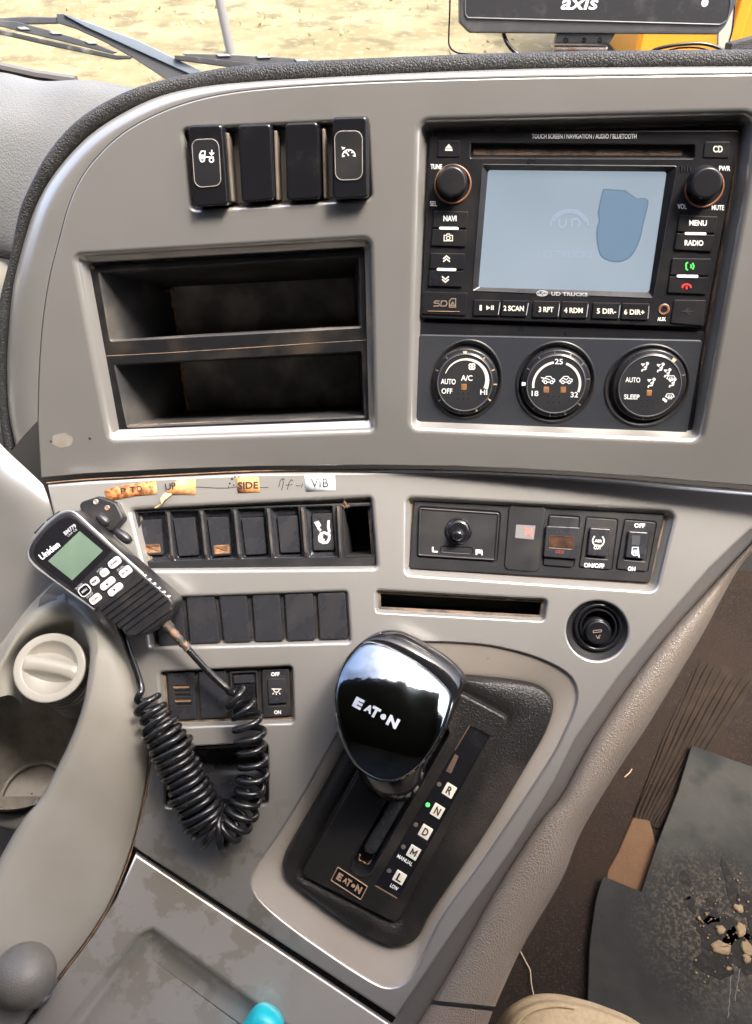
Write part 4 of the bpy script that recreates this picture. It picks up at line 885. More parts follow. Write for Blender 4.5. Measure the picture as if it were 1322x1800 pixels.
t4 = tape('white_label', 'clean white sticker reading VIB at the right end of the row', [[(535,835,1),(562,834,1.1),(588,833,1)],[(536,850,1.1),(563,849,1),(589,848,1.1)],[(538,864,1),(564,863,1.1),(590,862,1)]], mat('white_sticker', (.74,.79,.80), .5))
text(B, 'VIB', 562, 849, 15, INKB, t4, 2.2, ang=1, width=31)
# ================================================================= two-way radio handset
mc = thing('two_way_radio', 'black handheld two-way radio microphone with green display hanging left of the switches', 'two-way radio', B.at(180,1010,28))
z = lambda x, y: (30+x/4.407, 860+y/4.407)
FC = [(49,972),(54,955),(75,929),(100,908),(118,900),(132,903),(160,927),(205,967),(254,1010),(290,1042),(303,1056),(304,1069),(294,1086),(272,1106),(248,1119),(228,1119),(212,1107),(166,1070),(100,1024),(58,990)]
HMC = 96
mcon = [tuple(q) for q in catmull([B.p2(*p, HMC) for p in FC], 5, True)]; mcon = ccw(mcon)
MICB = mat('handset_black_plastic', (.016,.016,.018), .36, 0, None, ((.07,.06,.05),50,.5,.8,.5))
MICS = mat('handset_dark_silver', (.27,.275,.285), .34, .5, None, ((.10,.09,.085),80,.45,.75,.6))
MB().prof(B, mcon, [(7,26),(2,30),(-1,42),(-2,66),(-1,80)], cap=False, cap0=True).prof(B, mcon, [(-1,80),(0,90),(1.4,94.4),(4,96),(7,96.2)]).build('body', MICB, mc, sharp=60)
# silver shoulder round the display end
sh = [(166,1071),(110,1031),(60,993),(50,973),(56,953),(76,928),(100,907),(118,899.5),(133,903),(160,927),(205,967),(252,1009)]
pth = [B.at(p[0], p[1], HMC-3) for p in catmull([Vector(q) for q in sh], 5)]
MB().tube(pth, [U*(3.2 if 8 < i < 48 else 2.2) for i in range(len(pth))], 8).build('bezel', MICS, mc)
cap_ = [(54,962),(78,932),(116,902),(134,906)]
rows = [[B.at(p[0]+dx, p[1]+dy, h) for p in catmull([Vector(q) for q in [(51,966),(56,950),(76,925),(100,905),(118,898),(136,903),(152,915)]], 5)] for dx, dy, h in ((0,0,93),(-.6,-1.2,86),(-.2,-1.6,70),(0,-1,52))]
MB().grid(rows).build('end_cap', MICS, mc, sharp=70)
for a, b_ in (((62,938),(80,920)),((84,916),(106,900))):
    MB().tube([B.at(*a,72), B.at(*b_,72)], 3.4*U, 8).build('vent', DARKP, mc)
gl_ = [(58,974),(62,958),(80,934),(104,914),(121,908),(134,914),(198,968),(130,1036),(122,1031),(66,989)]
c = rounded(B.poly(gl_, HMC), 4, 3)
MB().prof(B, c, [(0,HMC-1),(.4,HMC+.6),(1.4,HMC+.9)]).build('display_window', GLOSS, mc)
LCD = mat('green_lcd', (.115,.17,.125), .35, 0, None, ((.145,.205,.15),60,.4,.7,.8), coat=.3)
MB().quad(B, [z(240,556),z(485,324),z(666,476),z(428,706)], HMC+1.5).build('lcd', LCD, mc, wn=False)
text(B, 'Uniden', *z(251,476), 11.5, WHITE, mc, HMC+1.6, ang=38, width=41, bold=.03)
text(B, 'BM779', *z(410,312), 7.5, GREYP, mc, HMC+1.6, ang=38, width=25, bold=.02); text(B, 'UHF CB', *z(428,336), 3.4, GREYP, mc, HMC+1.6, ang=38, width=20)
# keypad
MB().prof(B, rounded(B.poly([z(720,482),z(918,655),z(880,705),z(650,900),z(600,925),z(430,775)], HMC), 8), [(0,HMC-.5),(.6,HMC+.5),(2,HMC+.6)]).build('keypad', BLACK, mc)
KEY = mat('pale_key', (.70,.70,.67), .45, 0, ('noise',900,.1), ((.4,.38,.34),200,.55,.75,.6))
def key(cx, cy, w, h, r, m, s=None, sub=None):
    a = R(39); ca, sa = math.cos(a), -math.sin(a); q = z(cx, cy)
    pts = [(q[0]+ca*x+(-math.sin(a))*-y*-1, q[1]+sa*x-math.cos(a)*y) for x, y in ((-w/2,h/2),(w/2,h/2),(w/2,-h/2),(-w/2,-h/2))]
    k = MB().button(B, rounded(B.poly(pts, HMC+5), r, 4), HMC, HMC+5, 1.5).build('key', m, mc)
    if s: text(B, s, q[0], q[1], 4.4, INKB if m is KEY else GREYP, k, HMC+5.6, ang=39, width=w*.62, bold=.02)
    return k
key(751,570,23,15,6,KEY,'POWER'); key(836,641,22,15,5,KEY,'SCR'); key(672,648,15,13,5,KEY,'SQL'); key(597,714,15,13,5,KEY,'MEM'); key(602,852,21,14,5,KEY,'SCAN')
ku = key(697,732,29,13,6,KEY); kd = key(757,778,29,13,6,KEY)
strokes(B, [], *z(697,735), 1, INKB, ku, HMC+5.7, ang=0, polys=[[(-3,-2),(0,3),(3,-2)]]); strokes(B, [], *z(753,780), 1, INKB, kd, HMC+5.7, polys=[[(-3,2),(0,-3),(3,2)]])
kb = key(522,785,18,15,5,GLOSS,'MENU'); 
a_ = R(39); q = z(522,785); oc = rounded(B.poly([(q[0]+math.cos(a_)*x-math.sin(a_)*y, q[1]-math.sin(a_)*x-math.cos(a_)*y) for x, y in ((-10,8.5),(10,8.5),(10,-8.5),(-10,-8.5))], HMC+3), 6, 4)
outline(B, oc, HMC+2.5, 1.2, KEY, kb, 'key_outline')
for s, x, y, w in (('MON',640,625,11),('DUAL',800,610,14),('ENTER',482,752,15),('GROUP',563,822,15)): text(B, s, *z(x,y), 4, GREYP, mc, HMC+1.2, ang=39, width=w)
# grille slats and side ticks
for i in range(7):
    a = (252+8.6*i, 1015+7.4*i); b_ = (172+8.9*i, 1075+7.0*i)
    if i == 6: a, b_ = (300,1070), (236,1116)
    d = Vector((b_[0]-a[0], b_[1]-a[1])).normalized(); w = 3.0; nn = Vector((-d.y, d.x))*w
    pts = [(a[0]+nn.x,a[1]+nn.y),(a[0]-nn.x,a[1]-nn.y),(b_[0]-nn.x,b_[1]-nn.y),(b_[0]+nn.x,b_[1]+nn.y)]
    MB().button(B, rounded(B.poly(pts, HMC+4), 2.2, 3), HMC-3, HMC+4, 1.6).build('slat', MICB, mc)
    if i < 6:
        x, y = 254+8.4*i, 1012+7.3*i
        MB().add([B.at(x-2.6,y-1.2,HMC+.6),B.at(x+1.6,y-3,HMC+.6),B.at(x+4.6,y-.6,HMC+.6),B.at(x+.6,y+2.2,HMC+.6)], [(0,1,2,3)]).build('tick_mark', WHITE, mc, wn=False)
# side keys
for a, b_ in (((172,905),(192,923)),((203,932),(230,953))):
    p, q = B.at(*a,62), B.at(*b_,62); ax = (q-p).normalized()
    pp = [p.lerp(q, t/8) for t in range(9)]; MB().tube(pp, [U*r for r in (5,8.5,9.5,10,10,10,9.5,8.5,5)], 12).build('side_key', MICB, mc, sharp=80, wn=False)
    pp = [p.lerp(q, t/8)+(B.n*.25+B.e2*.55+B.e1*.6)*U*6.5 for t in range(1,8)]; MB().tube(pp, [U*r for r in (2,4.2,5,5,5,4.2,2)], 10).build('side_key_pad', BLACK, mc, sharp=80, wn=False)
# strain relief
pth = [(279,1086),(290,1097),(299,1106),(301,1108),(308,1116),(311,1119),(315,1124),(318,1127),(322,1132),(325,1135),(331,1142)]; rd = [14,12.5,11,8.5,9.5,7,9.5,7,9,7,8]
MB().tube([B.at(x,y,64-i*1.2) for i, (x,y) in enumerate(pth)], [U*r for r in rd], 14).build('strain_relief', mat('dusty_strain_relief', (.035,.032,.03), .5, 0, None, ((.30,.18,.11),120,.46,.62,.8)), mc, sharp=50)
# mounting clip behind the handset
cl_ = thing('handset_clip', 'black plastic clip on the grey panel behind the top of the two-way radio', 'clip', B.at(170,890,0))
MB().button(B, rq(B, [(136,884),(172,872),(204,884),(218,912),(196,936),(150,915)], 10, 22), -14, 22, 4).build('bracket', BLACK, cl_, sharp=50)
for x, y in ((168,882),(188,893)): MB().prof(B, circ(B,x,y,5,24,14), [(0,21),(.3,23.6),(1.2,24.2),(3,23.4)]).build('screw', STEEL, cl_)
# ================================================================= coiled cord
ctl = [((331,1142,50),0,0),((350,1163,46),0,0),((372,1186,42),0,0),((390,1203,40),0,0),((402,1212,40),3,.004),((412,1222,42),20,.04),((424,1240,42),25,.040),((436,1270,42),26,.040),((442,1310,42),27,.044),((444,1350,42),27,.040),((438,1392,42),26,.046),((424,1430,44),26,.05),((402,1456,46),30,.06),((380,1462,50),36,.072),((362,1444,52),38,.075),((346,1414,54),38,.076),((330,1380,54),37,.076),((314,1346,54),36,.076),((299,1312,54),35,.076),((285,1284,52),34,.076),((272,1262,48),30,.055),((263,1243,44),27,.055),((256,1228,40),20,.045),((250,1212,34),3,.01),((240,1180,30),0,0),((228,1148,30),0,0),((219,1122,30),0,0),((206,1092,28),0,0)]
cp_ = catmull([Vector((*c[0], c[1]*1.0)).to_tuple() and Vector((c[0][0], c[0][1], c[0][2])) for c in ctl], 60)
cr_ = catmull([Vector((c[1], c[2]*1000, 0)) for c in ctl], 60)
fine = [B.at(p.x, p.y, p.z) for p in cp_]
pts = []; ph = 2.2; acc = 0; prevx = None; last = None; rgc = random.Random(4)
for i in range(len(fine)):
    if i: 
        ds = (Vector((cp_[i].x-cp_[i-1].x, cp_[i].y-cp_[i-1].y))).length
    else: ds = 0
    r = max(0, cr_[i].x); dens = max(0, cr_[i].y/1000)
    t = (fine[min(i+1,len(fine)-1)]-fine[max(i-1,0)]).normalized()
    x = (B.n - t*B.n.dot(t)).normalized(); y = t.cross(x)
    n_ = max(1, int(dens*ds*18)+1)
    for k in range(n_):
        ph += 2*math.pi*dens*ds/n_
    wob = 1+.06*math.sin(ph*.37+1)
    pts.append(fine[i] + x*(r*U*wob*math.cos(ph)) + y*(r*U*wob*math.sin(ph)))
# resample densely enough where the cord turns
def densify(fine, cp_, cr_):
    out = []; ph = 2.2
    for i in range(1, len(fine)):
        d = math.hypot(cp_[i].x-cp_[i-1].x, cp_[i].y-cp_[i-1].y)
        r0, r1 = max(0,cr_[i-1].x), max(0,cr_[i].x); dn = max(0,(cr_[i].y+cr_[i-1].y)/2000)
        t = (fine[min(i+1,len(fine)-1)]-fine[max(i-2,0)]).normalized(); x = (B.n-t*B.n.dot(t)).normalized(); y = t.cross(x)
        n_ = max(1, math.ceil(dn*d*20))
        for k in range(n_):
            f = k/n_; ph += 2*math.pi*dn*d/n_; r = (r0+(r1-r0)*f)*(1+.08*math.sin(ph*.31+1)+.05*math.sin(ph*.77)+.05*math.sin(ph*.123))
            p = fine[i-1].lerp(fine[i], f); out.append(p + x*(r*U*.92*math.cos(ph)) + y*(r*U*math.sin(ph)))
    return out
cord_pts = densify(fine, cp_, cr_)
L_ = sum((cord_pts[i]-cord_pts[i-1]).length for i in range(1, len(cord_pts)))
cord_pts = resample(cord_pts, int(L_/(3.4*U)))
cc = MB().tube(cord_pts, 6.6*U, 10).build('coiled_cord', CORD, None, sharp=180, wn=False)
tag(cc, 'black curly cord looping down from the two-way radio over the lower panel', 'cord')
# ================================================================= gear selector
gs = thing('gear_selector', 'black gear selector with chrome-faced knob and lettered shift plate in the dusty recess', 'gear selector', B.at(690,1450,-28))
plq = [(733,1178),(894,1263),(698,1626),(527,1538)]
pc0 = rounded(B.poly(plq, 3), 9, 6)
pc = [tuple(q) for q in resample([Vector(q) for q in pc0], NS, True)]; pc = align(cI, pc)
o16 = inset(pc, -11)
mb = MB().rings(B, [(inset(cI,.6), -30), (inset(cI,1.5), -22), (inset(cI,4), -13), (inset(cI,9), -7), ([tuple(Vector(a).lerp(Vector(b), .55)) for a, b in zip(cI, o16)], -3), ([tuple(Vector(a).lerp(Vector(b), .93)) for a, b in zip(cI, o16)], -4), (inset(pc,-8), -9), (inset(pc,-3), -10)], cap=False)
mb.build('base', ROUGHB, gs, sharp=70)
ax0, ax1 = Vector(B.p2(637,1520,3)), Vector(B.p2(770,1287,3)); dd = (ax1-ax0).normalized(); nn = Vector((-dd.y, dd.x)); hw = 22
sl = [tuple(ax0+nn*hw*math.cos(a)-dd*hw*math.sin(a)) for a in [math.pi*k/12 for k in range(13)]] + [tuple(ax1-nn*hw*math.cos(a)+dd*hw*math.sin(a)) for a in [math.pi*k/12 for k in range(13)]]
sl = ccw(sl)
stp = rq(B, [(826,1273),(862,1293),(699,1581),(658,1558)], 1.5, 3, 2)
mb = MB(); mb.fill(B, inset(pc, 4), [sl, stp], 3)
mb.prof(B, inset(pc, 4), [(0,3),(-2.2,2.2),(-3.6,0),(-4,-3),(-4.6,-11)], cap=False); mb.build('shift_plate', ROUGHB, gs, sharp=50)
MB().prof(B, sl, [(-2.4,3),(-1.6,4.6),(0,4.4),(1.2,2),(2.5,-10),(3,-34)], cap=True).build('slot', BLACK, gs, sharp=50)
sl2 = inset(sl, 5); MB().prof(B, [tuple(Vector(q)+dd*34) for q in sl2], [(0,-33),(1,-12),(5,-6),(12,-4)]).build('slot_slide', SWITCH, gs)
dp_ = [tuple(ax0+nn*r*math.cos(a)-dd*(r*.8*math.sin(a)-12)) for r, a in [(14+2*math.sin(5*k), math.pi*k/12) for k in range(13)]]
MB().tube([B.p3(q,-6) for q in dp_], [U*(1.2+.8*math.sin(k*2.1)) for k in range(13)], 5).build('slot_dust', DUSTM, gs)
st = MB().prof(B, stp, [(0,3),(.5,2),(1,.4)]).build('indicator_strip', GLOSS, gs)
for seg in ([(660,1557),(698,1579)],[(828,1274),(861,1292)],[(826,1274),(800,1318)]): MB().tube([B.at(*mixp(seg[0],seg[1],k/8),1.4) for k in range(9)], [U*(.8+.6*abs(math.sin(k*1.3))) for k in range(9)], 5).build('strip_dust', DUSTM, st)
yd = (.478,-.878)
DOT = mat('unlit_dot', (.13,.10,.09), .5); GDOT = mat('green_led', (.10,.65,.15), .4, emis=((.12,.9,.18),.12))
for s, x, y, dx, dy in (('R',790,1390,772,1379),('N',769,1426,752,1415),('D',748,1463,731,1450),('M',727,1499,709,1489),('L',702.5,1543,684,1531)):
    ca = (.848,.53); w_, h_ = 9.8, 10.8
    if s == 'L': h_ = 10
    pts = [(x+ca[0]*w_*i+yd[0]*h_*j, y+ca[1]*w_*i+yd[1]*h_*j) for i, j in ((-1,1),(1,1),(1,-1),(-1,-1))]
    tl = MB().button(B, rounded(B.poly(pts, 2), 1, 2), .5, 1.6, .5).build('letter_tile', CREAM, st)
    if s == 'M': strokes(B, [[(-4.4,-5.4),(-4.4,5.4),(0,-1.5),(4.4,5.4),(4.4,-5.4)]], x, y, 1, INKB, tl, 2.2, 2.7, ang=-30, name='lettering')
    else: text(B, s, x, y, 14, INKB, tl, 2.2, ang=-32, ydir=yd, width=10 if s != 'M' else 12.5, bold=.03 if s != 'M' else .005)
    MB().prof(B, circ(B,dx,dy,4.2,1,14), [(0,.4),(.4,1.2),(1.6,1.6)]).build('indicator', GDOT if s == 'N' else DOT, st)
text(B, 'MANUAL', 712, 1512, 7, WHITE, st, 1.2, ang=-32, ydir=yd, width=31, bold=.02); text(B, 'LOW', 693, 1559.5, 7, WHITE, st, 1.2, ang=-32, ydir=yd, width=15, bold=.03)
MB().button(B, rounded(B.poly([(800,1326),(806,1330),(793,1360),(784,1356)], 2), 1, 2), .5, 1.5, .4).build('strip_label', mat('brown_print', (.12,.075,.055), .6), st)
BADGE = mat('worn_gold_print', (.42,.27,.17), .55, .2)
bq = [(594,1524),(646,1558),(634,1581),(582,1547)]
bd = MB().prof(B, rounded(B.poly(bq, 4), 1, 2), [(-.4,2.6),(0,4.6),(1.6,4.8),(2,4),(2.6,3.9)]).build('badge', [GLOSS], gs)
outline(B, rounded(B.poly(bq, 4), 1, 2), 4.6, 1.0, BADGE, bd, 'badge_border')
def eaton(cx, cy, ax, yv, hgt, w, M, par, hf, k=1):
    ang = -math.degrees(math.atan2(ax[1], ax[0]))
    for s, off, wd, hh in (('E',-.40,.19,1),('A',-.165,.17,.72),('T',-.02,.18,1),('N',.385,.23,1)):
        text(B, s, cx+ax[0]*w*off, cy+ax[1]*w*off, hgt*hh, M, par, hf, ang=ang, ydir=yv, width=w*wd, bold=.06, name='logo')
    q = (cx+ax[0]*w*.165, cy+ax[1]*w*.165); mb = MB(); vs = [(q[0]+hgt*.27*math.cos(a), q[1]+hgt*.27*math.sin(a)) for a in [2*math.pi*i/20 for i in range(20)]]
    mb.add([B.at(x, y, hf(x,y) if callable(hf) else hf) for x, y in vs], [tuple(reversed(range(20)))]); mb.build('logo', M, par, wn=False)
eaton(614,1552.5,(.837,.547),(.46,-.888),13,50,BADGE,bd,5)
# knob
FO = [(594,1186),(604,1166),(620,1144),(637,1129),(655,1127),(674,1131),(694,1140),(714,1151),(740,1167),(761,1182),(778,1197),(790,1211),(796,1225),(793,1242),(786,1264),(776,1290),(765,1310),(750,1332),(732,1352),(711,1367),(690,1374),(668,1373),(648,1365),(628,1350),(612,1326),(600,1298),(592,1270),(588,1240),(588,1210)]
FOs = [tuple(q) for q in resample(catmull([Vector(p) for p in FO], 6, True), 96, True)]
kc = (690,1255); kd_ = Vector((-.30,.954))
sv_ = [(Vector(p)-Vector(kc)).dot(kd_) for p in FOs]; s0_, s1_ = min(sv_), max(sv_)
KH0, KR, KE = 195, 76, 1.69
def kh(x, y):
    p = Vector((x, y)); v = min(1.05, max(0, ((p-Vector(kc)).dot(kd_)-s0_)/(s1_-s0_))); u = (p-Vector(kc)).dot(Vector((.954,.30)))/105
    return KH0 - KR*(1-v if v < 1 else 0)**KE - 22*u*u + 26*u*(v-.3) - 10*max(0, v-.6)**2*5
rows = []
for k in range(17):
    rho = [0,.1,.2,.3,.4,.5,.6,.7,.78,.84,.89,.925,.95,.97,.985,.995,1][k]; drop = 0 if rho < .94 else 12*((rho-.94)/.06)**2.4
    row = []
    for p in FOs:
        x, y = kc[0]+(p[0]-kc[0])*max(rho,.004), kc[1]+(p[1]-kc[1])*max(rho,.004); row.append(B.at(x, y, kh(x,y)-drop))
    rows.append(row)
# knob body as one part under the selector
kb_ = MB()
ow = []
for i, p in enumerate(FOs):
    a, b_ = Vector(FOs[i-1]), Vector(FOs[(i+1) % 96]); t_ = (b_-a).normalized(); o_ = Vector((t_.y, -t_.x)); w_ = max(0, o_.dot(Vector((.60,-.80))))
    ow.append((p[0]+o_.x*1.5+30*w_**1.1, p[1]+o_.y*1.5-22*w_**1.1))
e0 = [kh(*p)-16 for p in FOs]
def ringk(f, dh, c=(700,1270)): return [B.at(c[0]+(q[0]-c[0])*f, c[1]+(q[1]-c[1])*f, h+dh) for q, h in zip(ow, e0)]
side = [[B.at(q[0]+(p[0]-q[0])*.96, q[1]+(p[1]-q[1])*.96, h-2) for p, q, h in zip(FOs, [kc]*96, e0)],
        [B.at(p[0]+(q[0]-p[0])*.10, p[1]+(q[1]-p[1])*.10, h-1) for p, q, h in zip(FOs, ow, e0)],
        [B.at(p[0]+(q[0]-p[0])*.45, p[1]+(q[1]-p[1])*.45, h-6) for p, q, h in zip(FOs, ow, e0)],
        [B.at(p[0]+(q[0]-p[0])*.85, p[1]+(q[1]-p[1])*.85, h-20) for p, q, h in zip(FOs, ow, e0)], ringk(1,-38), ringk(.97,-60), ringk(.86,-84), ringk(.6,-100), ringk(.2,-108)]
kn = MB().grid(side, closed=True, flip=False); KN = kn.build('knob', GLOSS, gs, sharp=80, wn=False)
KF = MB().grid(rows, closed=True).build('knob_face', CHROME, KN, sharp=180, wn=False)
eaton(661,1253,(.88,.475),(.47,-.883),19,88,SPECK,KN,lambda x, y: kh(x,y)+1.2)
rows = []
for i, (x, y, r, h) in enumerate([(684,1318,58,165),(685,1332,61,145),(686,1340,58,136),(687,1346,60,126),(689,1354,54,114),(690,1359,55,104),(693,1368,44,90),(694,1371,45,80),(698,1378,33,60),(702,1382,24,36),(706,1384,20,0)]):
    c = B.p2(x, y, h); rows.append([B.p3((c[0]+r*math.cos(a)*1.03, c[1]+r*.95*math.sin(a)), h) for a in [2*math.pi*k/40 for k in range(40)]])
MB().grid(rows, closed=True, flip=True).build('lever_gaiter', GLOSS, gs, sharp=80, wn=False)
# ================================================================= cup holder pod
pod = thing('cup_holder_console', 'beige moulded cup holder pod with a rounded rim left of the lower panel', 'cup holder', B.at(120,1400,-60))
O_ = [(112,1006),(140,1022),(176,1058),(211,1104),(237,1190),(258,1290),(261,1342),(252,1402),(231,1488),(197,1577),(160,1641),(98,1724),(22,1830),(-60,1940)]
R_ = [(70,1052),(108,1056),(140,1072),(165,1101),(172,1145),(162,1219),(144,1283),(121,1347),(90,1400),(60,1441),(32,1497),(2,1560),(-44,1640),(-120,1760)]
I_ = [(64,1086),(100,1076),(130,1086),(151,1112),(158,1160),(147,1232),(128,1290),(102,1346),(70,1404),(40,1440),(10,1490),(-20,1545),(-70,1620),(-150,1740)]
HR_ = [-14,-2,14,40,58,62,62,62,62,68,80,100,130,160]
NPOD = 78
def spl(pts): return catmull([Vector(p) for p in pts], 6)
Oz = spl([(*p, h) for p, h in zip(O_, [-22,-16,-10,-6,-4,-3,-3,-3,0,28,48,76,112,150])]); Rz = spl([(*p, h) for p, h in zip(R_, HR_)]); Iz = spl([(*p, h-8) for p, h in zip(I_, HR_)])
rows = []
rows.append([B.at(p.x, p.y, p.z-14) for p in Oz]); rows.append([B.at(p.x-.6, p.y, p.z-3) for p in Oz]); rows.append([B.at(p.x-3, p.y-1, p.z+1) for p in Oz])
for t in (.15,.35,.55,.75,.88):
    rows.append([B.at(a.x+(b.x-a.x)*t, a.y+(b.y-a.y)*t, a.z+(b.z-a.z)*(t**.75)+6*math.sin(math.pi*t)) for a, b in zip(Oz, Rz)])
rows.append([B.at(p.x, p.y, p.z+4) for p in Rz])
for t, dz in ((.35,4.5),(.7,3),(1,-2)): rows.append([B.at(a.x+(b.x-a.x)*t, a.y+(b.y-a.y)*t, a.z+(b.z-a.z)*t+dz) for a, b in zip(Rz, Iz)])
edge = rows[-1]
nI = len(Iz)
for d_ in (10,40,90,160,260):
    rows.append([edge[i] + Vector((0,0,-1))*(U*d_*(1 if i > 20 else max(.12, (i-0)/20*.9))) + (B.e1*(-.10)*U*d_ if i <= 20 else Vector((0,0,0))) for i in range(nI)])
MB().grid(rows).build('shell', BEIGE, pod, sharp=80, wn=False)
MB().tube([B.at(p.x+2.4, p.y+.8, p.z-3) for p in Oz[26:]], [U*(1.5+1.0*noise.noise((i*.3,2,5))) for i in range(len(Oz)-26)], 6).build('seam_dust', DUSTM, pod)
# top dish above the lid, left rim and inner walls
LX = [(64,1050,-36),(30,1085,-30),(6,1130,-20),(-14,1180,-16),(-60,1240,-20)]
dish = [[B.at(*q) for q in catmull(r, 6)] for r in (
    [(116,1004,-24),(56,1060,-42),(0,1133,-58),(-40,1178,-70),(-100,1248,-80)],
    [(112,1030,-10),(60,1070,-22),(18,1120,-30),(-16,1170,-40),(-80,1230,-50)],
    [(118,1058,6),(70,1078,2),(30,1118,0),(2,1164,0),(-40,1224,-4)],
    [(134,1078,4),(84,1094,-6),(40,1124,-10),(12,1166,-6),(-6,1226,0)],
    [(150,1100,-10),(98,1106,-34),(52,1128,-36),(22,1166,-30),(20,1222,-12)],
    [(166,1140,-60),(110,1120,-70),(66,1140,-76),(36,1180,-84),(40,1240,-60)])]
cols = [catmull(list(c), 4) for c in zip(*dish)]
MB().grid([list(c) for c in cols]).build('dish', BEIGE, pod, sharp=80, wn=False)
# cup well: a round bore with a flat dusty floor
def ell(cx, cy, rx, ry, h, n=48):
    c = B.at(cx, cy, h); k = U; return [c + Vector((1,0,0))*(rx*k*math.cos(a)) + Vector((0,1,0))*(ry*k*math.sin(a)) for a in [2*math.pi*i/n for i in range(n)]]
WELL = mat('dusty_beige_well', (.20,.185,.16), .6, 0, ('noise',900,.2), ((.12,.10,.08),40,.42,.66,.9), mix2=((.07,.06,.05),300,.62,.72,.7))
rows = [ell(52,1300,150,150,-40), ell(52,1330,128,128,-110), ell(52,1360,104,104,-170), ell(56,1392,74,80,-226), ell(56,1393,70,76,-219), ell(56,1393,66,72,-219), ell(56,1394,62,68,-240), ell(56,1395,2,2,-241)]
MB().grid(rows, closed=True).build('cup_well', WELL, pod, sharp=50, wn=False)
MB().grid([[B.at(x, y, -205) for x in (-560,-400,-260,-150)] for y in (1180,1400,1600,1800,2000)]).build('side_floor', WELL, pod, wn=False)
MB().grid([[B.at(x, y, -190) for x in (-140,-60,0,60,160,260)] for y in (1400,1480,1560,1640)]).build('well_floor', WELL, pod, wn=False)
pth = [(-60,1440,10),(-10,1428,14),(14,1431,16),(36,1434,22),(52,1424,30),(66,1406,44)]
rows = [[B.at(p.x, p.y+dy, p.z+dz) for p in catmull([Vector(q) for q in pth], 6)] for dy, dz in ((-1,-26),(-3,-6),(0,2),(6,4),(22,0),(27,-6),(26,-26))]
MB().grid(rows).build('cross_bar', BEIGE, pod, sharp=80, wn=False)
# ================================================================= ashtray with twist lid
at_ = thing('ashtray_canister', 'round beige ashtray canister with a finger bar lid sitting in the cup holder', 'ashtray', B.at(90,1240,-40))
LN = Plane(B.at(88,1174,26), (Vector((.12,-.40,.90))).normalized())
lcx, lcy = 87, 1173
kx = LN.sc(lcx, lcy); c0 = Vector(LN.p2(lcx, lcy)); rl = 70
def lring(r, h, n=64): return ([(c0.x+r*math.cos(2*math.pi*i/n), c0.y+r*math.sin(2*math.pi*i/n)) for i in range(n)], h)
mb = MB().rings(LN, [lring(rl-6,-34), lring(rl-3,-30), lring(rl-1,-8), lring(rl,-3), lring(rl-1.4,-.6), lring(rl-4,0), lring(rl-15,0), lring(rl-17,-1), lring(rl-20,-5), lring(rl-28,-15), lring(rl-44,-20), lring(4,-21)])
ld = mb.build('lid', BEIGE, at_, sharp=70)
# finger bar across the lid
rows = []
d1 = Vector((.985,-.17)); d2 = Vector((.17,.985))
for i in range(21):
    s = -1+2*i/20; hw = 15*(1-.12*s*s)+5*abs(s)**4; yo = 4*(1-s*s)+6*0; row = []
    for q, h in ((-1.9,-19),(-1.25,-13),(-1.0,-4),(-.72,.4),(0,1.6),(.72,.4),(1.0,-4),(1.25,-13),(1.9,-19)):
        p = c0 + d1*(s*(rl-17)) + d2*(q*hw+yo); row.append(LN.p3(p, h if abs(s) < .98 else min(h,-1)))
    rows.append(row)
MB().grid(rows).build('finger_bar', BEIGE, ld, sharp=70, wn=False)
AX = Vector((0,0,-1))
cb_ = LN.p3(c0, -30)
rows = []
for h, r in ((0,60),(10,58),(30,57),(31,54),(34,54),(35,57),(50,56),(51,53),(54,53),(55,56),(70,55),(71,52),(74,52),(75,55),(90,54),(91,51),(120,50),(170,46)):
    o_ = cb_ + (LN.n*-.55+AX*.45).normalized()*(U*h); rows.append([o_ + (LN.e1*math.cos(a)+LN.e2*math.sin(a))*(r*U) for a in [2*math.pi*k/48 for k in range(48)]])
MB().grid(rows, closed=True, flip=True).build('canister', BROWN, at_, sharp=50)
# ================================================================= lever knob, teal bottle, knee, floor
lv = thing('lever_knob', 'worn dark grey rounded lever knob at the bottom left corner', 'lever', D.at(40,1800,0))
KB = mat('worn_knob_vinyl', (.105,.098,.086), .42, 0, ('noise',900,.35), ((.15,.138,.115),45,.45,.7,.7))
ce = D.at(42,1716,60); rows = []
for i in range(25):
    th = math.pi*i/24; zz_ = math.cos(th); rr = math.sin(th)**.85*(1.0 if zz_ > -.2 else 1-.10*(-.2-zz_))
    rows.append([ce + Vector((0,0,1))*(U*50*zz_*(1 if zz_ > 0 else .95)) + (Vector((1,0,0))*math.cos(a)+Vector((0,1,0))*math.sin(a))*(U*57*max(rr,.01)) for a in [2*math.pi*k/48 for k in range(48)]])
MB().grid(rows, closed=True, flip=True).build('knob', KB, lv, sharp=180, wn=False)
rows = []
for h, r in ((-38,34),(-46,40),(-50,42),(-58,42),(-62,34),(-100,32),(-160,32)):
    rows.append([ce + Vector((0,0,U*h)) + (Vector((1,0,0))*math.cos(a)+Vector((0,1,0))*math.sin(a))*(U*r) for a in [2*math.pi*k/40 for k in range(40)]])
MB().grid(rows, closed=True, flip=True).build('collar', mat('scuffed_collar', (.10,.11,.12), .3, .4, None, ((.45,.46,.47),200,.55,.66,.8)), lv, sharp=50)
TEAL = mat('teal_plastic', (.008,.42,.48), .3, 0, ('noise',1200,.05), ((.02,.30,.36),60,.5,.75,.4))
tc0, tc1 = D.at(476,1786,60), D.at(400,1892,40); dx = (tc0-tc1).normalized(); rows = []
x = dx.cross(B.n).normalized(); y = x.cross(dx)
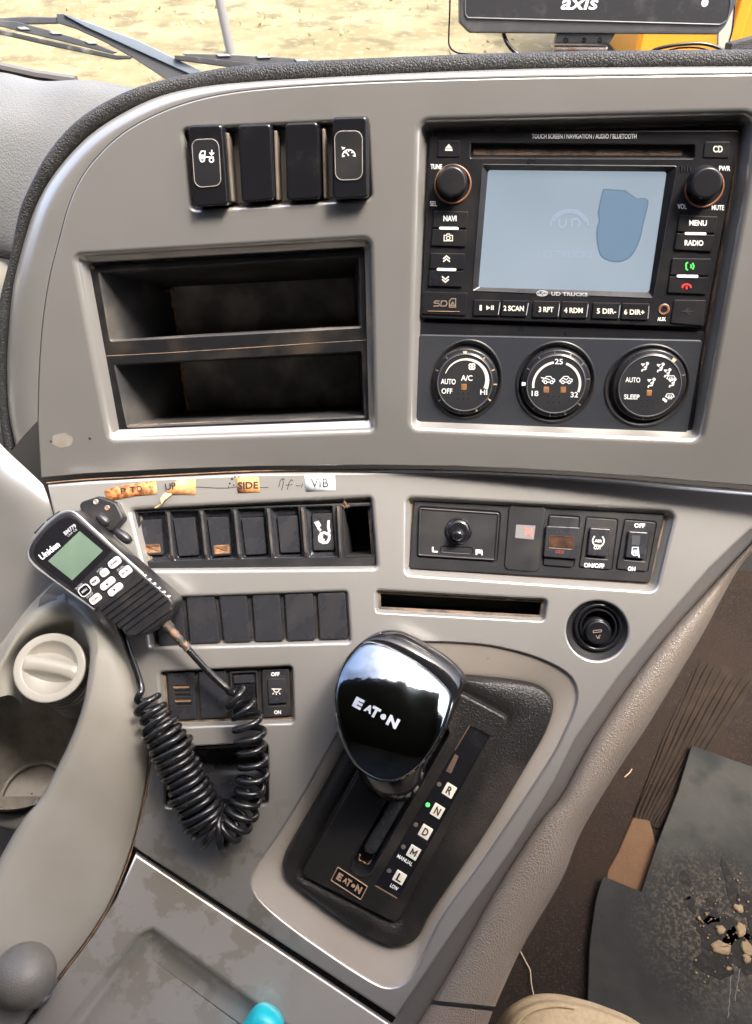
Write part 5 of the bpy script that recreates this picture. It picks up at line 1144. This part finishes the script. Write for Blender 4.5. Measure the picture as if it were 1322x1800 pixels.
for s, r in ((-1,0.02),(-.98,.3),(-.92,.55),(-.80,.78),(-.62,.92),(-.4,1),(0,1.02),(1.2,1.02),(1.25,.98),(1.3,1.02),(4,1.02)): rows.append([tc0 - dx*(U*34*(s+.6)) + (x*math.cos(a)+y*math.sin(a))*(U*35*r) for a in [2*math.pi*k/36 for k in range(36)]])
tl = MB().grid(rows, closed=True, flip=True).build('teal_handle', TEAL, None, sharp=60, wn=False)
tag(tl, 'bright teal rounded plastic end poking up from the tray at the bottom edge', 'handle')
# trousered knee of the person taking the picture
KHK = mat('khaki_cloth', (.42,.325,.20), .95, 0, ('noise',1600,.5), ((.31,.235,.14),260,.45,.65,.6), spec=.1)
pe = thing('person', 'khaki cloth covered knee of a seated person at the bottom edge by the floor mat', 'person', Vector((.22,-.15,ZF)))
KP = Plane(CAM + ray(980,1800)*.60, Vector((0,-.25,1)).normalized())
kn_ = [[(876,1850,-90),(885,1812,-40),(903,1783,-14),(938,1763,-8),(982,1759,-6),(1035,1770,-10),(1072,1782,-18),(1118,1802,-40),(1180,1846,-120)],
       [(874,1870,-30),(890,1830,-4),(914,1800,14),(946,1780,22),(984,1776,26),(1036,1786,24),(1076,1797,14),(1126,1820,-16),(1190,1870,-110)],
       [(872,1920,20),(896,1880,38),(924,1850,52),(960,1834,58),(1000,1828,60),(1046,1836,56),(1090,1850,40),(1142,1880,0),(1204,1930,-100)],
       [(860,2050,40),(890,2030,60),(930,2010,74),(970,2000,80),(1014,2000,80),(1060,2010,72),(1104,2030,52),(1160,2060,0),(1224,2100,-100)]]
rows = [[KP.at(*q) for q in catmull(r, 6)] for r in kn_]; 
low = [p - Vector((0,-.02,.34)) for p in rows[0]]; mid = [p - Vector((0,-.012,.05)) for p in rows[0]]
cols = [catmull(list(c), 6) for c in zip(*([low, mid]+rows))]
MB().grid([list(c) for c in cols]).build('trouser_leg', KHK, pe, sharp=180, wn=False)
hm = [KP.at(p.x, p.y, p.z+3) for p in catmull([Vector(q) for q in ((893,1828,0),(905,1806,12),(922,1786,18),(946,1774,20),(980,1769,22),(1010,1773,22))], 6)]
MB().tube(hm, 2.2*U, 6).build('seam', KHK, pe)
# floor mat of cut rubber
RUB = mat('dusty_rubber', (.017,.017,.016), .88, 0, ('noise',70,.5,.004), ((.044,.043,.038),9,.45,.68,.8), mix2=((.014,.015,.015),16,.54,.68,.8), mix3=((.12,.095,.066),330,.47,.64,.65,(FL.at(1268,1640,30),.02,.10)), spec=.2)
mo = [(1216,1309),(1270,1329),(1322,1347),(1420,1380),(1500,1900),(1026,1900),(1033,1760),(1036,1660),(1047,1582),(1060,1539),(1092,1552),(1127,1567),(1156,1480),(1191,1391)]
HF = 34
mc_ = ccw(FL.poly(mo, HF)); nI_ = 26
fm = MB(); fm.fill(FL, inset(mc_, 3), [], HF); fm.prof(FL, inset(mc_, 3), [(0,HF),(-2,HF-1),(-3,HF-4),(-3,HF-16)], cap=False)
fmo = fm.build('floor_mat', RUB, None, sharp=40); tag(fmo, 'thick dusty black rubber floor mat with a cut-out notch on the floor', 'floor mat')
MUDW = mat('wet_mud', (.010,.009,.008), .7, 0, ('noise',500,.6), ((.03,.026,.02),160,.5,.7,.8), spec=.15); MUDD = mat('dry_mud', (.20,.145,.085), .95, 0, ('noise',700,.6), ((.12,.088,.05),200,.5,.7,.7))
rg = random.Random(11)
def blob(P, x, y, r, h, ry=None, n=14, jag=.35):
    c = P.p2(x, y, HF); k = P.sc(x, y, HF); ry = ry or r; ph_ = rg.uniform(0, 6)
    return [(c[0]+k*r*math.cos(a)*(1+jag*noise.noise((math.cos(a)*1.6+x, math.sin(a)*1.6+y, ph_))*1.6), c[1]+k*ry*math.sin(a)*(1+jag*noise.noise((math.cos(a)*1.6+y, math.sin(a)*1.6+x, ph_))*1.6)) for a in [2*math.pi*i/n for i in range(n)]]
mb = MB()
for x, y, r, ry in ((1286,1560,10,52),(1270,1640,46,26),(1300,1660,34,40),(1262,1690,34,24),(1252,1585,12,10),(1205,1545,9,12),(1215,1590,10,14),(1250,1612,22,14),(1316,1600,14,40)):
    c = blob(FL, x, y, r, HF, ry, 22, .5); mb.prof(FL, c, [(0,HF+.2),(1,HF+.9),(4,HF+1.6)])
mb.build('wet_mud', MUDW, None, sharp=60)['kind'] = 'stuff'
MUDL = {(1265,1635):'tan dried mud clod in the middle of the dark wet patch', (1301,1636):'tan dried mud clod on the right side of the wet patch by the frame edge', (1267,1668):'largest flattened tan mud clod at the foot of the wet patch', (1298,1597):'tan dried mud clod topmost in the wet patch on the mat', (1312,1668):'upright tan mud clod cut by the right picture edge', (1241,1608):'tiny pale mud clod at the upper left of the wet patch', (1280,1704):'small mud clod lowest below the wet patch', (1228,1616):'tiny pale mud clod at the left end of the wet patch', (1310,1686):'small mud clod under the clod at the right picture edge'}
for x, y, r, ry in ((1265,1635,9,8),(1301,1636,10,11),(1267,1668,17,11),(1298,1597,9,8),(1312,1668,9,14),(1241,1608,4,3),(1280,1704,6,4),(1228,1616,4,4),(1310,1686,7,8)):
    c = blob(FL, x, y, r, HF, ry, 12, .4); o = MB().prof(FL, c, [(0,HF+2),(.6,HF+6),(r*.3,HF+9),(r*.6,HF+10)]).build('mud_clod', MUDD, None, sharp=60)
    tag(o, MUDL[(x,y)], 'mud clod', 'dried mud clods on the floor mat')
mb = MB()
for k in range(90):
    x, y = rg.gauss(1270,34), rg.gauss(1640,44); r = rg.uniform(.6,1.9); c = blob(FL, x, y, r, HF, None, 6, .3); mb.prof(FL, c, [(0,HF+2),(.3,HF+6)])
mb.build('mud_crumbs', MUDD, None)['kind'] = 'stuff'
for x0, y0, x1, y1 in ((1286,1712,1280,1790),(1302,1700,1292,1760)): 
    o = MB().tube([FL.at(x0+(x1-x0)*t+rg.uniform(-1.5,1.5), y0+(y1-y0)*t, HF+.4) for t in [k/10 for k in range(11)]], [1.2*U*abs(math.sin(k*1.9))+.4*U for k in range(11)], 5).build('scuff', mat('pale_scuff', (.12,.125,.12), .8), fmo)
# ribbed floor covering and its flat heel end
RIB = mat('dusty_brown_vinyl', (.020,.0145,.011), .9, 0, ('noise',700,.4), ((.032,.022,.016),40,.47,.75,.8), mix2=((.02,.016,.013),12,.5,.75,.7), spec=.08)
TAN = mat('tan_dusty_vinyl', (.095,.056,.032), .9, 0, ('noise',500,.4), ((.08,.047,.028),50,.45,.7,.7), spec=.08)
rf = thing('ribbed_floor_strip', 'dusty brown ribbed floor covering strip running under the rubber mat', 'floor strip', FL.at(1150,1400,4))
HS = 4
c = ccw(FL.poly([(1228,1158),(1270,1168),(1322,1190),(1312,1225),(1240,1340),(1160,1456),(1112,1440),(1165,1300)], HS)); MB().prof(FL, c, [(-2,0),(0,HS),(2,HS+1)]).build('base', RIB, rf)
NR = 8
for i in range(NR):
    t = i/(NR-1); a = mixp((1232,1162),(1318,1196), t); b_ = mixp((1116,1438),(1156,1452), t); 
    P_ = [FL.at(*mixp(mixp(a,b_,k/16), (0,0), 0), HS+1+2*math.sin(k*.9+i)) for k in range(17)]
    P_ = [p + Vector((.0006*math.sin(k*.7+i*2), 0, 0)) for k, p in enumerate(P_)]
    MB().tube(P_, [5.2*U if 0 < k < 16 else 2*U for k in range(17)], 8).build('rib', RIB, rf, sharp=80, wn=False)
c = ccw(FL.poly([(1113,1436),(1142,1442),(1158,1500),(1140,1600),(1064,1560),(1068,1530),(1088,1494)], HS+2)); MB().prof(FL, c, [(-2,0),(0,HS),(3,HS+3)]).build('heel_pad', TAN, rf)
# dry straws on the carpet
ST = mat('dry_straw', (.50,.38,.25), .8)
for pts, lb in (([(915,1672),(924,1690),(932,1706),(934,1728),(939,1752)],'long dry straw lying on the carpet beside the bolster'),([(1098,1366),(1106,1359),(1111,1352)],'short dry straw lying on the carpet near the ribbed strip')):
    o = MB().tube([FL.at(p.x, p.y, 12) for p in catmull([Vector(q) for q in pts], 5)], 1.5*U, 5).build('straw', ST, None); tag(o, lb, 'straw')
LINT = mat('carpet_lint', (.22,.17,.14), .95); mb = MB(); rg = random.Random(21)
for k in range(900):
    x, y = rg.uniform(880,1180), rg.uniform(1180,1800); p = FL.at(x, y, 10); a = rg.uniform(0,6.3); d = Vector((math.cos(a), math.sin(a), .3))*rg.uniform(1.5,5)*U
    mb.add([p-d, p+d, p+Vector((0,0,1.6*U))], [(0,1,2)])
mb.build('carpet_lint', LINT, None, wn=False)['kind'] = 'stuff'
# ================================================================= monitor on the dash, frame, cables
y0 = A.at(1000,105,-44).y
MP = Plane(Vector((0, y0+.045, 0)), Vector((0,-1,.22)))
mn = thing('dash_monitor', 'black dash mounted monitor with white lettering on a rusty bracket at the top right', 'monitor', MP.at(1030,92))
MONB = mat('monitor_black_plastic', (.020,.020,.022), .4, 0, None, ((.10,.09,.085),70,.55,.8,.5))
oc = rounded(MP.poly([(809,-160),(1300,-160),(1296,0),(1276,44),(1262,60),(826,57),(809,40)], 0), [10,10,20,24,16,24,24], 5)
MB().prof(MP, oc, [(14,-90),(0,-70),(-2,-6),(0,0),(2,1),(8,1)], cap=True).build('casing', mat('monitor_grey_casing', (.055,.053,.055), .42, 0, None, ((.12,.11,.10),60,.5,.8,.5)), mn, sharp=50)
ic = rounded(MP.poly([(818,-150),(1287,-150),(1285,10),(1279,36),(1266,44),(822,32),(817,24)], 4), [6,6,14,14,12,10,10], 4)
MB().prof(MP, ic, [(-1,0),(0,4),(1.4,4.8),(2.6,3.4),(4,3)]).build('screen', MONB, mn, sharp=50)
outline(MP, inset(ic,1), 4.4, 1.0, mat('bezel_edge', (.16,.16,.17), .35), mn, 'bezel_edge')
text(MP, 'axis', 1019, 5, 24, WHITE, mn, 4, ang=0, width=66, bold=.015, shear=.25, name='logo')
MB().prof(MP, circ(MP,1239,5,6.5,4,20), [(0,3),(.6,4),(2,4.2)]).build('sensor', GREYP, mn)
MB().button(MP, rounded(MP.poly([(982,56),(1086,56),(1074,77),(977,77)], 10), 2, 2), -30, -4, 3).build('clamp', MONB, mn)
for x in (995,1027,1055): MB().prof(MP, circ(MP,x,70,4.5,-4,14), [(0,-4.4),(.5,-3),(2,-2.6),(2.4,-4)]).build('screw', GLOSS, mn)
rows = []
c1, c2 = MP.at(974,86,-26), MP.at(1066,87,-26); MB().tube([c1, c2], 11*U, 16).build('hinge', STEEL, mn, sharp=50)
MB().box(MP.at(1020,112,-26), MP.e1*(44*U), MP.n*(8*U), MP.e2*(22*U)).build('bracket_foot', STEEL, mn, bevel=1)
fr_ = [(792,-160),(791,0),(789,60),(790,80),(800,91),(822,95),(900,97),(1000,97),(1200,96),(1262,94),(1276,88),(1283,70),(1291,20),(1300,-160)]
FP = Plane(MP.o+Vector((0,.05,0)), MP.n)
mf = MB().tube([FP.at(p.x, p.y, 0) for p in catmull([Vector(q) for q in fr_], 6)], 2.8*U, 8).build('wire_frame', GLOSS, None, sharp=80, wn=False)
tag(mf, 'thin black rounded frame standing on the dash behind the monitor', 'frame')
sb_ = MB().button(FP, rounded(FP.poly([(1262,40),(1298,-160),(1312,-160),(1284,84),(1262,90)], 0), 4, 3), -10, 0, 3).build('frame_side', mat('pale_grey_side', (.42,.38,.32), .5), mf, sharp=50)
def cable(name, label, pts, r, P):
    o = MB().tube([P.at(p.x, p.y, p.z) for p in catmull([Vector(q) for q in pts], 8)], r*U, 10).build(name, CORD, None, sharp=180, wn=False); return tag(o, label, 'cable')
cable('cable', 'short grey cable hanging from the underside of the monitor', [(884,50,-30),(886,62,-30),(893,78,-20),(906,92,-16),(925,104,-10)], 6.5, MP)
cable('cable', 'black cable arching over the dash top at the far right', [(1140,96,-20),(1150,88,0),(1172,82,10),(1200,78,16),(1235,77,20),(1262,84,22),(1278,96,24),(1290,108,26),(1304,119,26)], 5.5, MP)
cable('cable', 'thinner black cable lying along the dash top beside the arching cable', [(1150,95,-10),(1186,86,6),(1200,84,8),(1226,84,10),(1250,90,10),(1275,100,8)], 3, MP)
MB().button(MP, rounded(MP.poly([(1288,76),(1340,62),(1420,60),(1420,110),(1284,100)], 0), 6, 3), -60, -10, 6).build('dash_corner', PADB, dash)
# ================================================================= outside: wipers, post, orange machine
WB = mat('weathered_black_metal', (.06,.064,.07), .5, .2, None, ((.16,.155,.15),14,.45,.7,.7)); WR = mat('wiper_rubber', (.03,.03,.032), .6, 0, None, ((.2,.2,.19),60,.55,.7,.6)); WA = mat('worn_blue_grey_metal', (.17,.20,.235), .5, .2, None, ((.08,.085,.09),18,.5,.75,.7))
def slab(P, pts, h0, h1, m, par, name, b=3): return MB().button(P, ccw(P.poly(pts, h1)), h0, h1, b).build(name, m, par)
w1 = thing('windscreen_wiper', 'weathered wiper arm and blade resting across the left of the windscreen', 'wiper', WO.at(230,100))
slab(WO, [(99,24),(112,24),(146,36),(200,56),(243,72),(300,100),(368,134),(352,146),(302,146),(232,101),(180,72),(132,50),(100,40)], -14, -2, WB, w1, 'arm')
slab(WO, [(112,26),(146,36),(243,71),(368,132),(360,142),(240,88),(150,47)], -4, 4, WA, w1, 'arm_ridge', 2)
slab(WO, [(-90,36),(0,31),(50,29),(98,30),(100,41),(50,42),(0,43),(-90,48)], -12, -2, WB, w1, 'link')
slab(WO, [(-90,40),(0,52),(100,74),(205,97),(231,98),(228,103),(203,104),(100,83),(0,60),(-90,48)], 4, 16, WR, w1, 'rubber_blade', 2)
slab(WO, [(-90,24),(0,36),(30,38),(100,57),(170,78),(205,92),(196,94),(100,70),(30,54),(0,46),(-90,34)], 6, 14, WB, w1, 'blade_frame', 2)
WCL = mat('pale_wiper_clip', (.30,.30,.29), .7)
for x, y in ((40,50),(97,58),(160,75)): slab(WO, [(x-11,y-2.4),(x+4,y-3),(x+12,y+1.6),(x-4,y+2)], 12, 17, WCL, w1, 'clip', 1)
w2 = thing('windscreen_wiper', 'second wiper blade lying low across the middle of the windscreen', 'wiper', WO.at(450,105))
slab(WO, [(306,97),(330,98),(460,113),(640,128),(640,136),(450,124),(308,105)], 4, 14, WR, w2, 'rubber_blade', 2)
slab(WO, [(320,94),(400,96),(500,101),(580,108),(640,114),(640,120),(460,113),(330,100)], 0, 8, WB, w2, 'blade_frame', 2)
for x, y in ((392,97),(462,100),(530,106)): slab(WO, [(x-12,y-2.2),(x+8,y-2.4),(x+13,y+1.4),(x-8,y+2)], 8, 13, WCL, w2, 'clip', 1)
def gnd(px, py): r = ray(px, py); return CAM + r*(-CAM.z/r.z)
g0 = gnd(408,94); pst = MB().tube([g0+Vector((0,0,-.1)), g0+Vector((-.06,.0,.45)), g0+Vector((-.14,.02,1.3))], [.05,.045,.045], 10).build('post', mat('grey_post', (.17,.165,.16), .7), None, sharp=60)
tag(pst, 'thin grey post standing in the dry grass beyond the wipers', 'post')
og = thing('orange_machine', 'bright orange slab-sided machine body parked outside beyond the monitor', 'machine', Vector((4.2,8.6,0)))
ORG = mat('orange_paint', (.66,.25,.010), .4, 0, ('noise',3,.05), ((.55,.19,.012),2,.5,.75,.5), coat=.3)
MB().box(Vector((4.5,8.8,1.35)), Vector((2.15,0,0)), Vector((0,.9,0)), Vector((0,0,1.25))).build('body', ORG, og, bevel=120)
for x in (3.2,4.1,5.0): MB().box(Vector((x,7.87,1.3)), Vector((.05,0,0)), Vector((0,.03,0)), Vector((0,0,1.1))).build('rib', ORG, og, bevel=30)
for x in (3.0,5.8): MB().box(Vector((x,8.8,.06)), Vector((.25,0,0)), Vector((0,.7,0)), Vector((0,0,.06))).build('skid', WB, og)
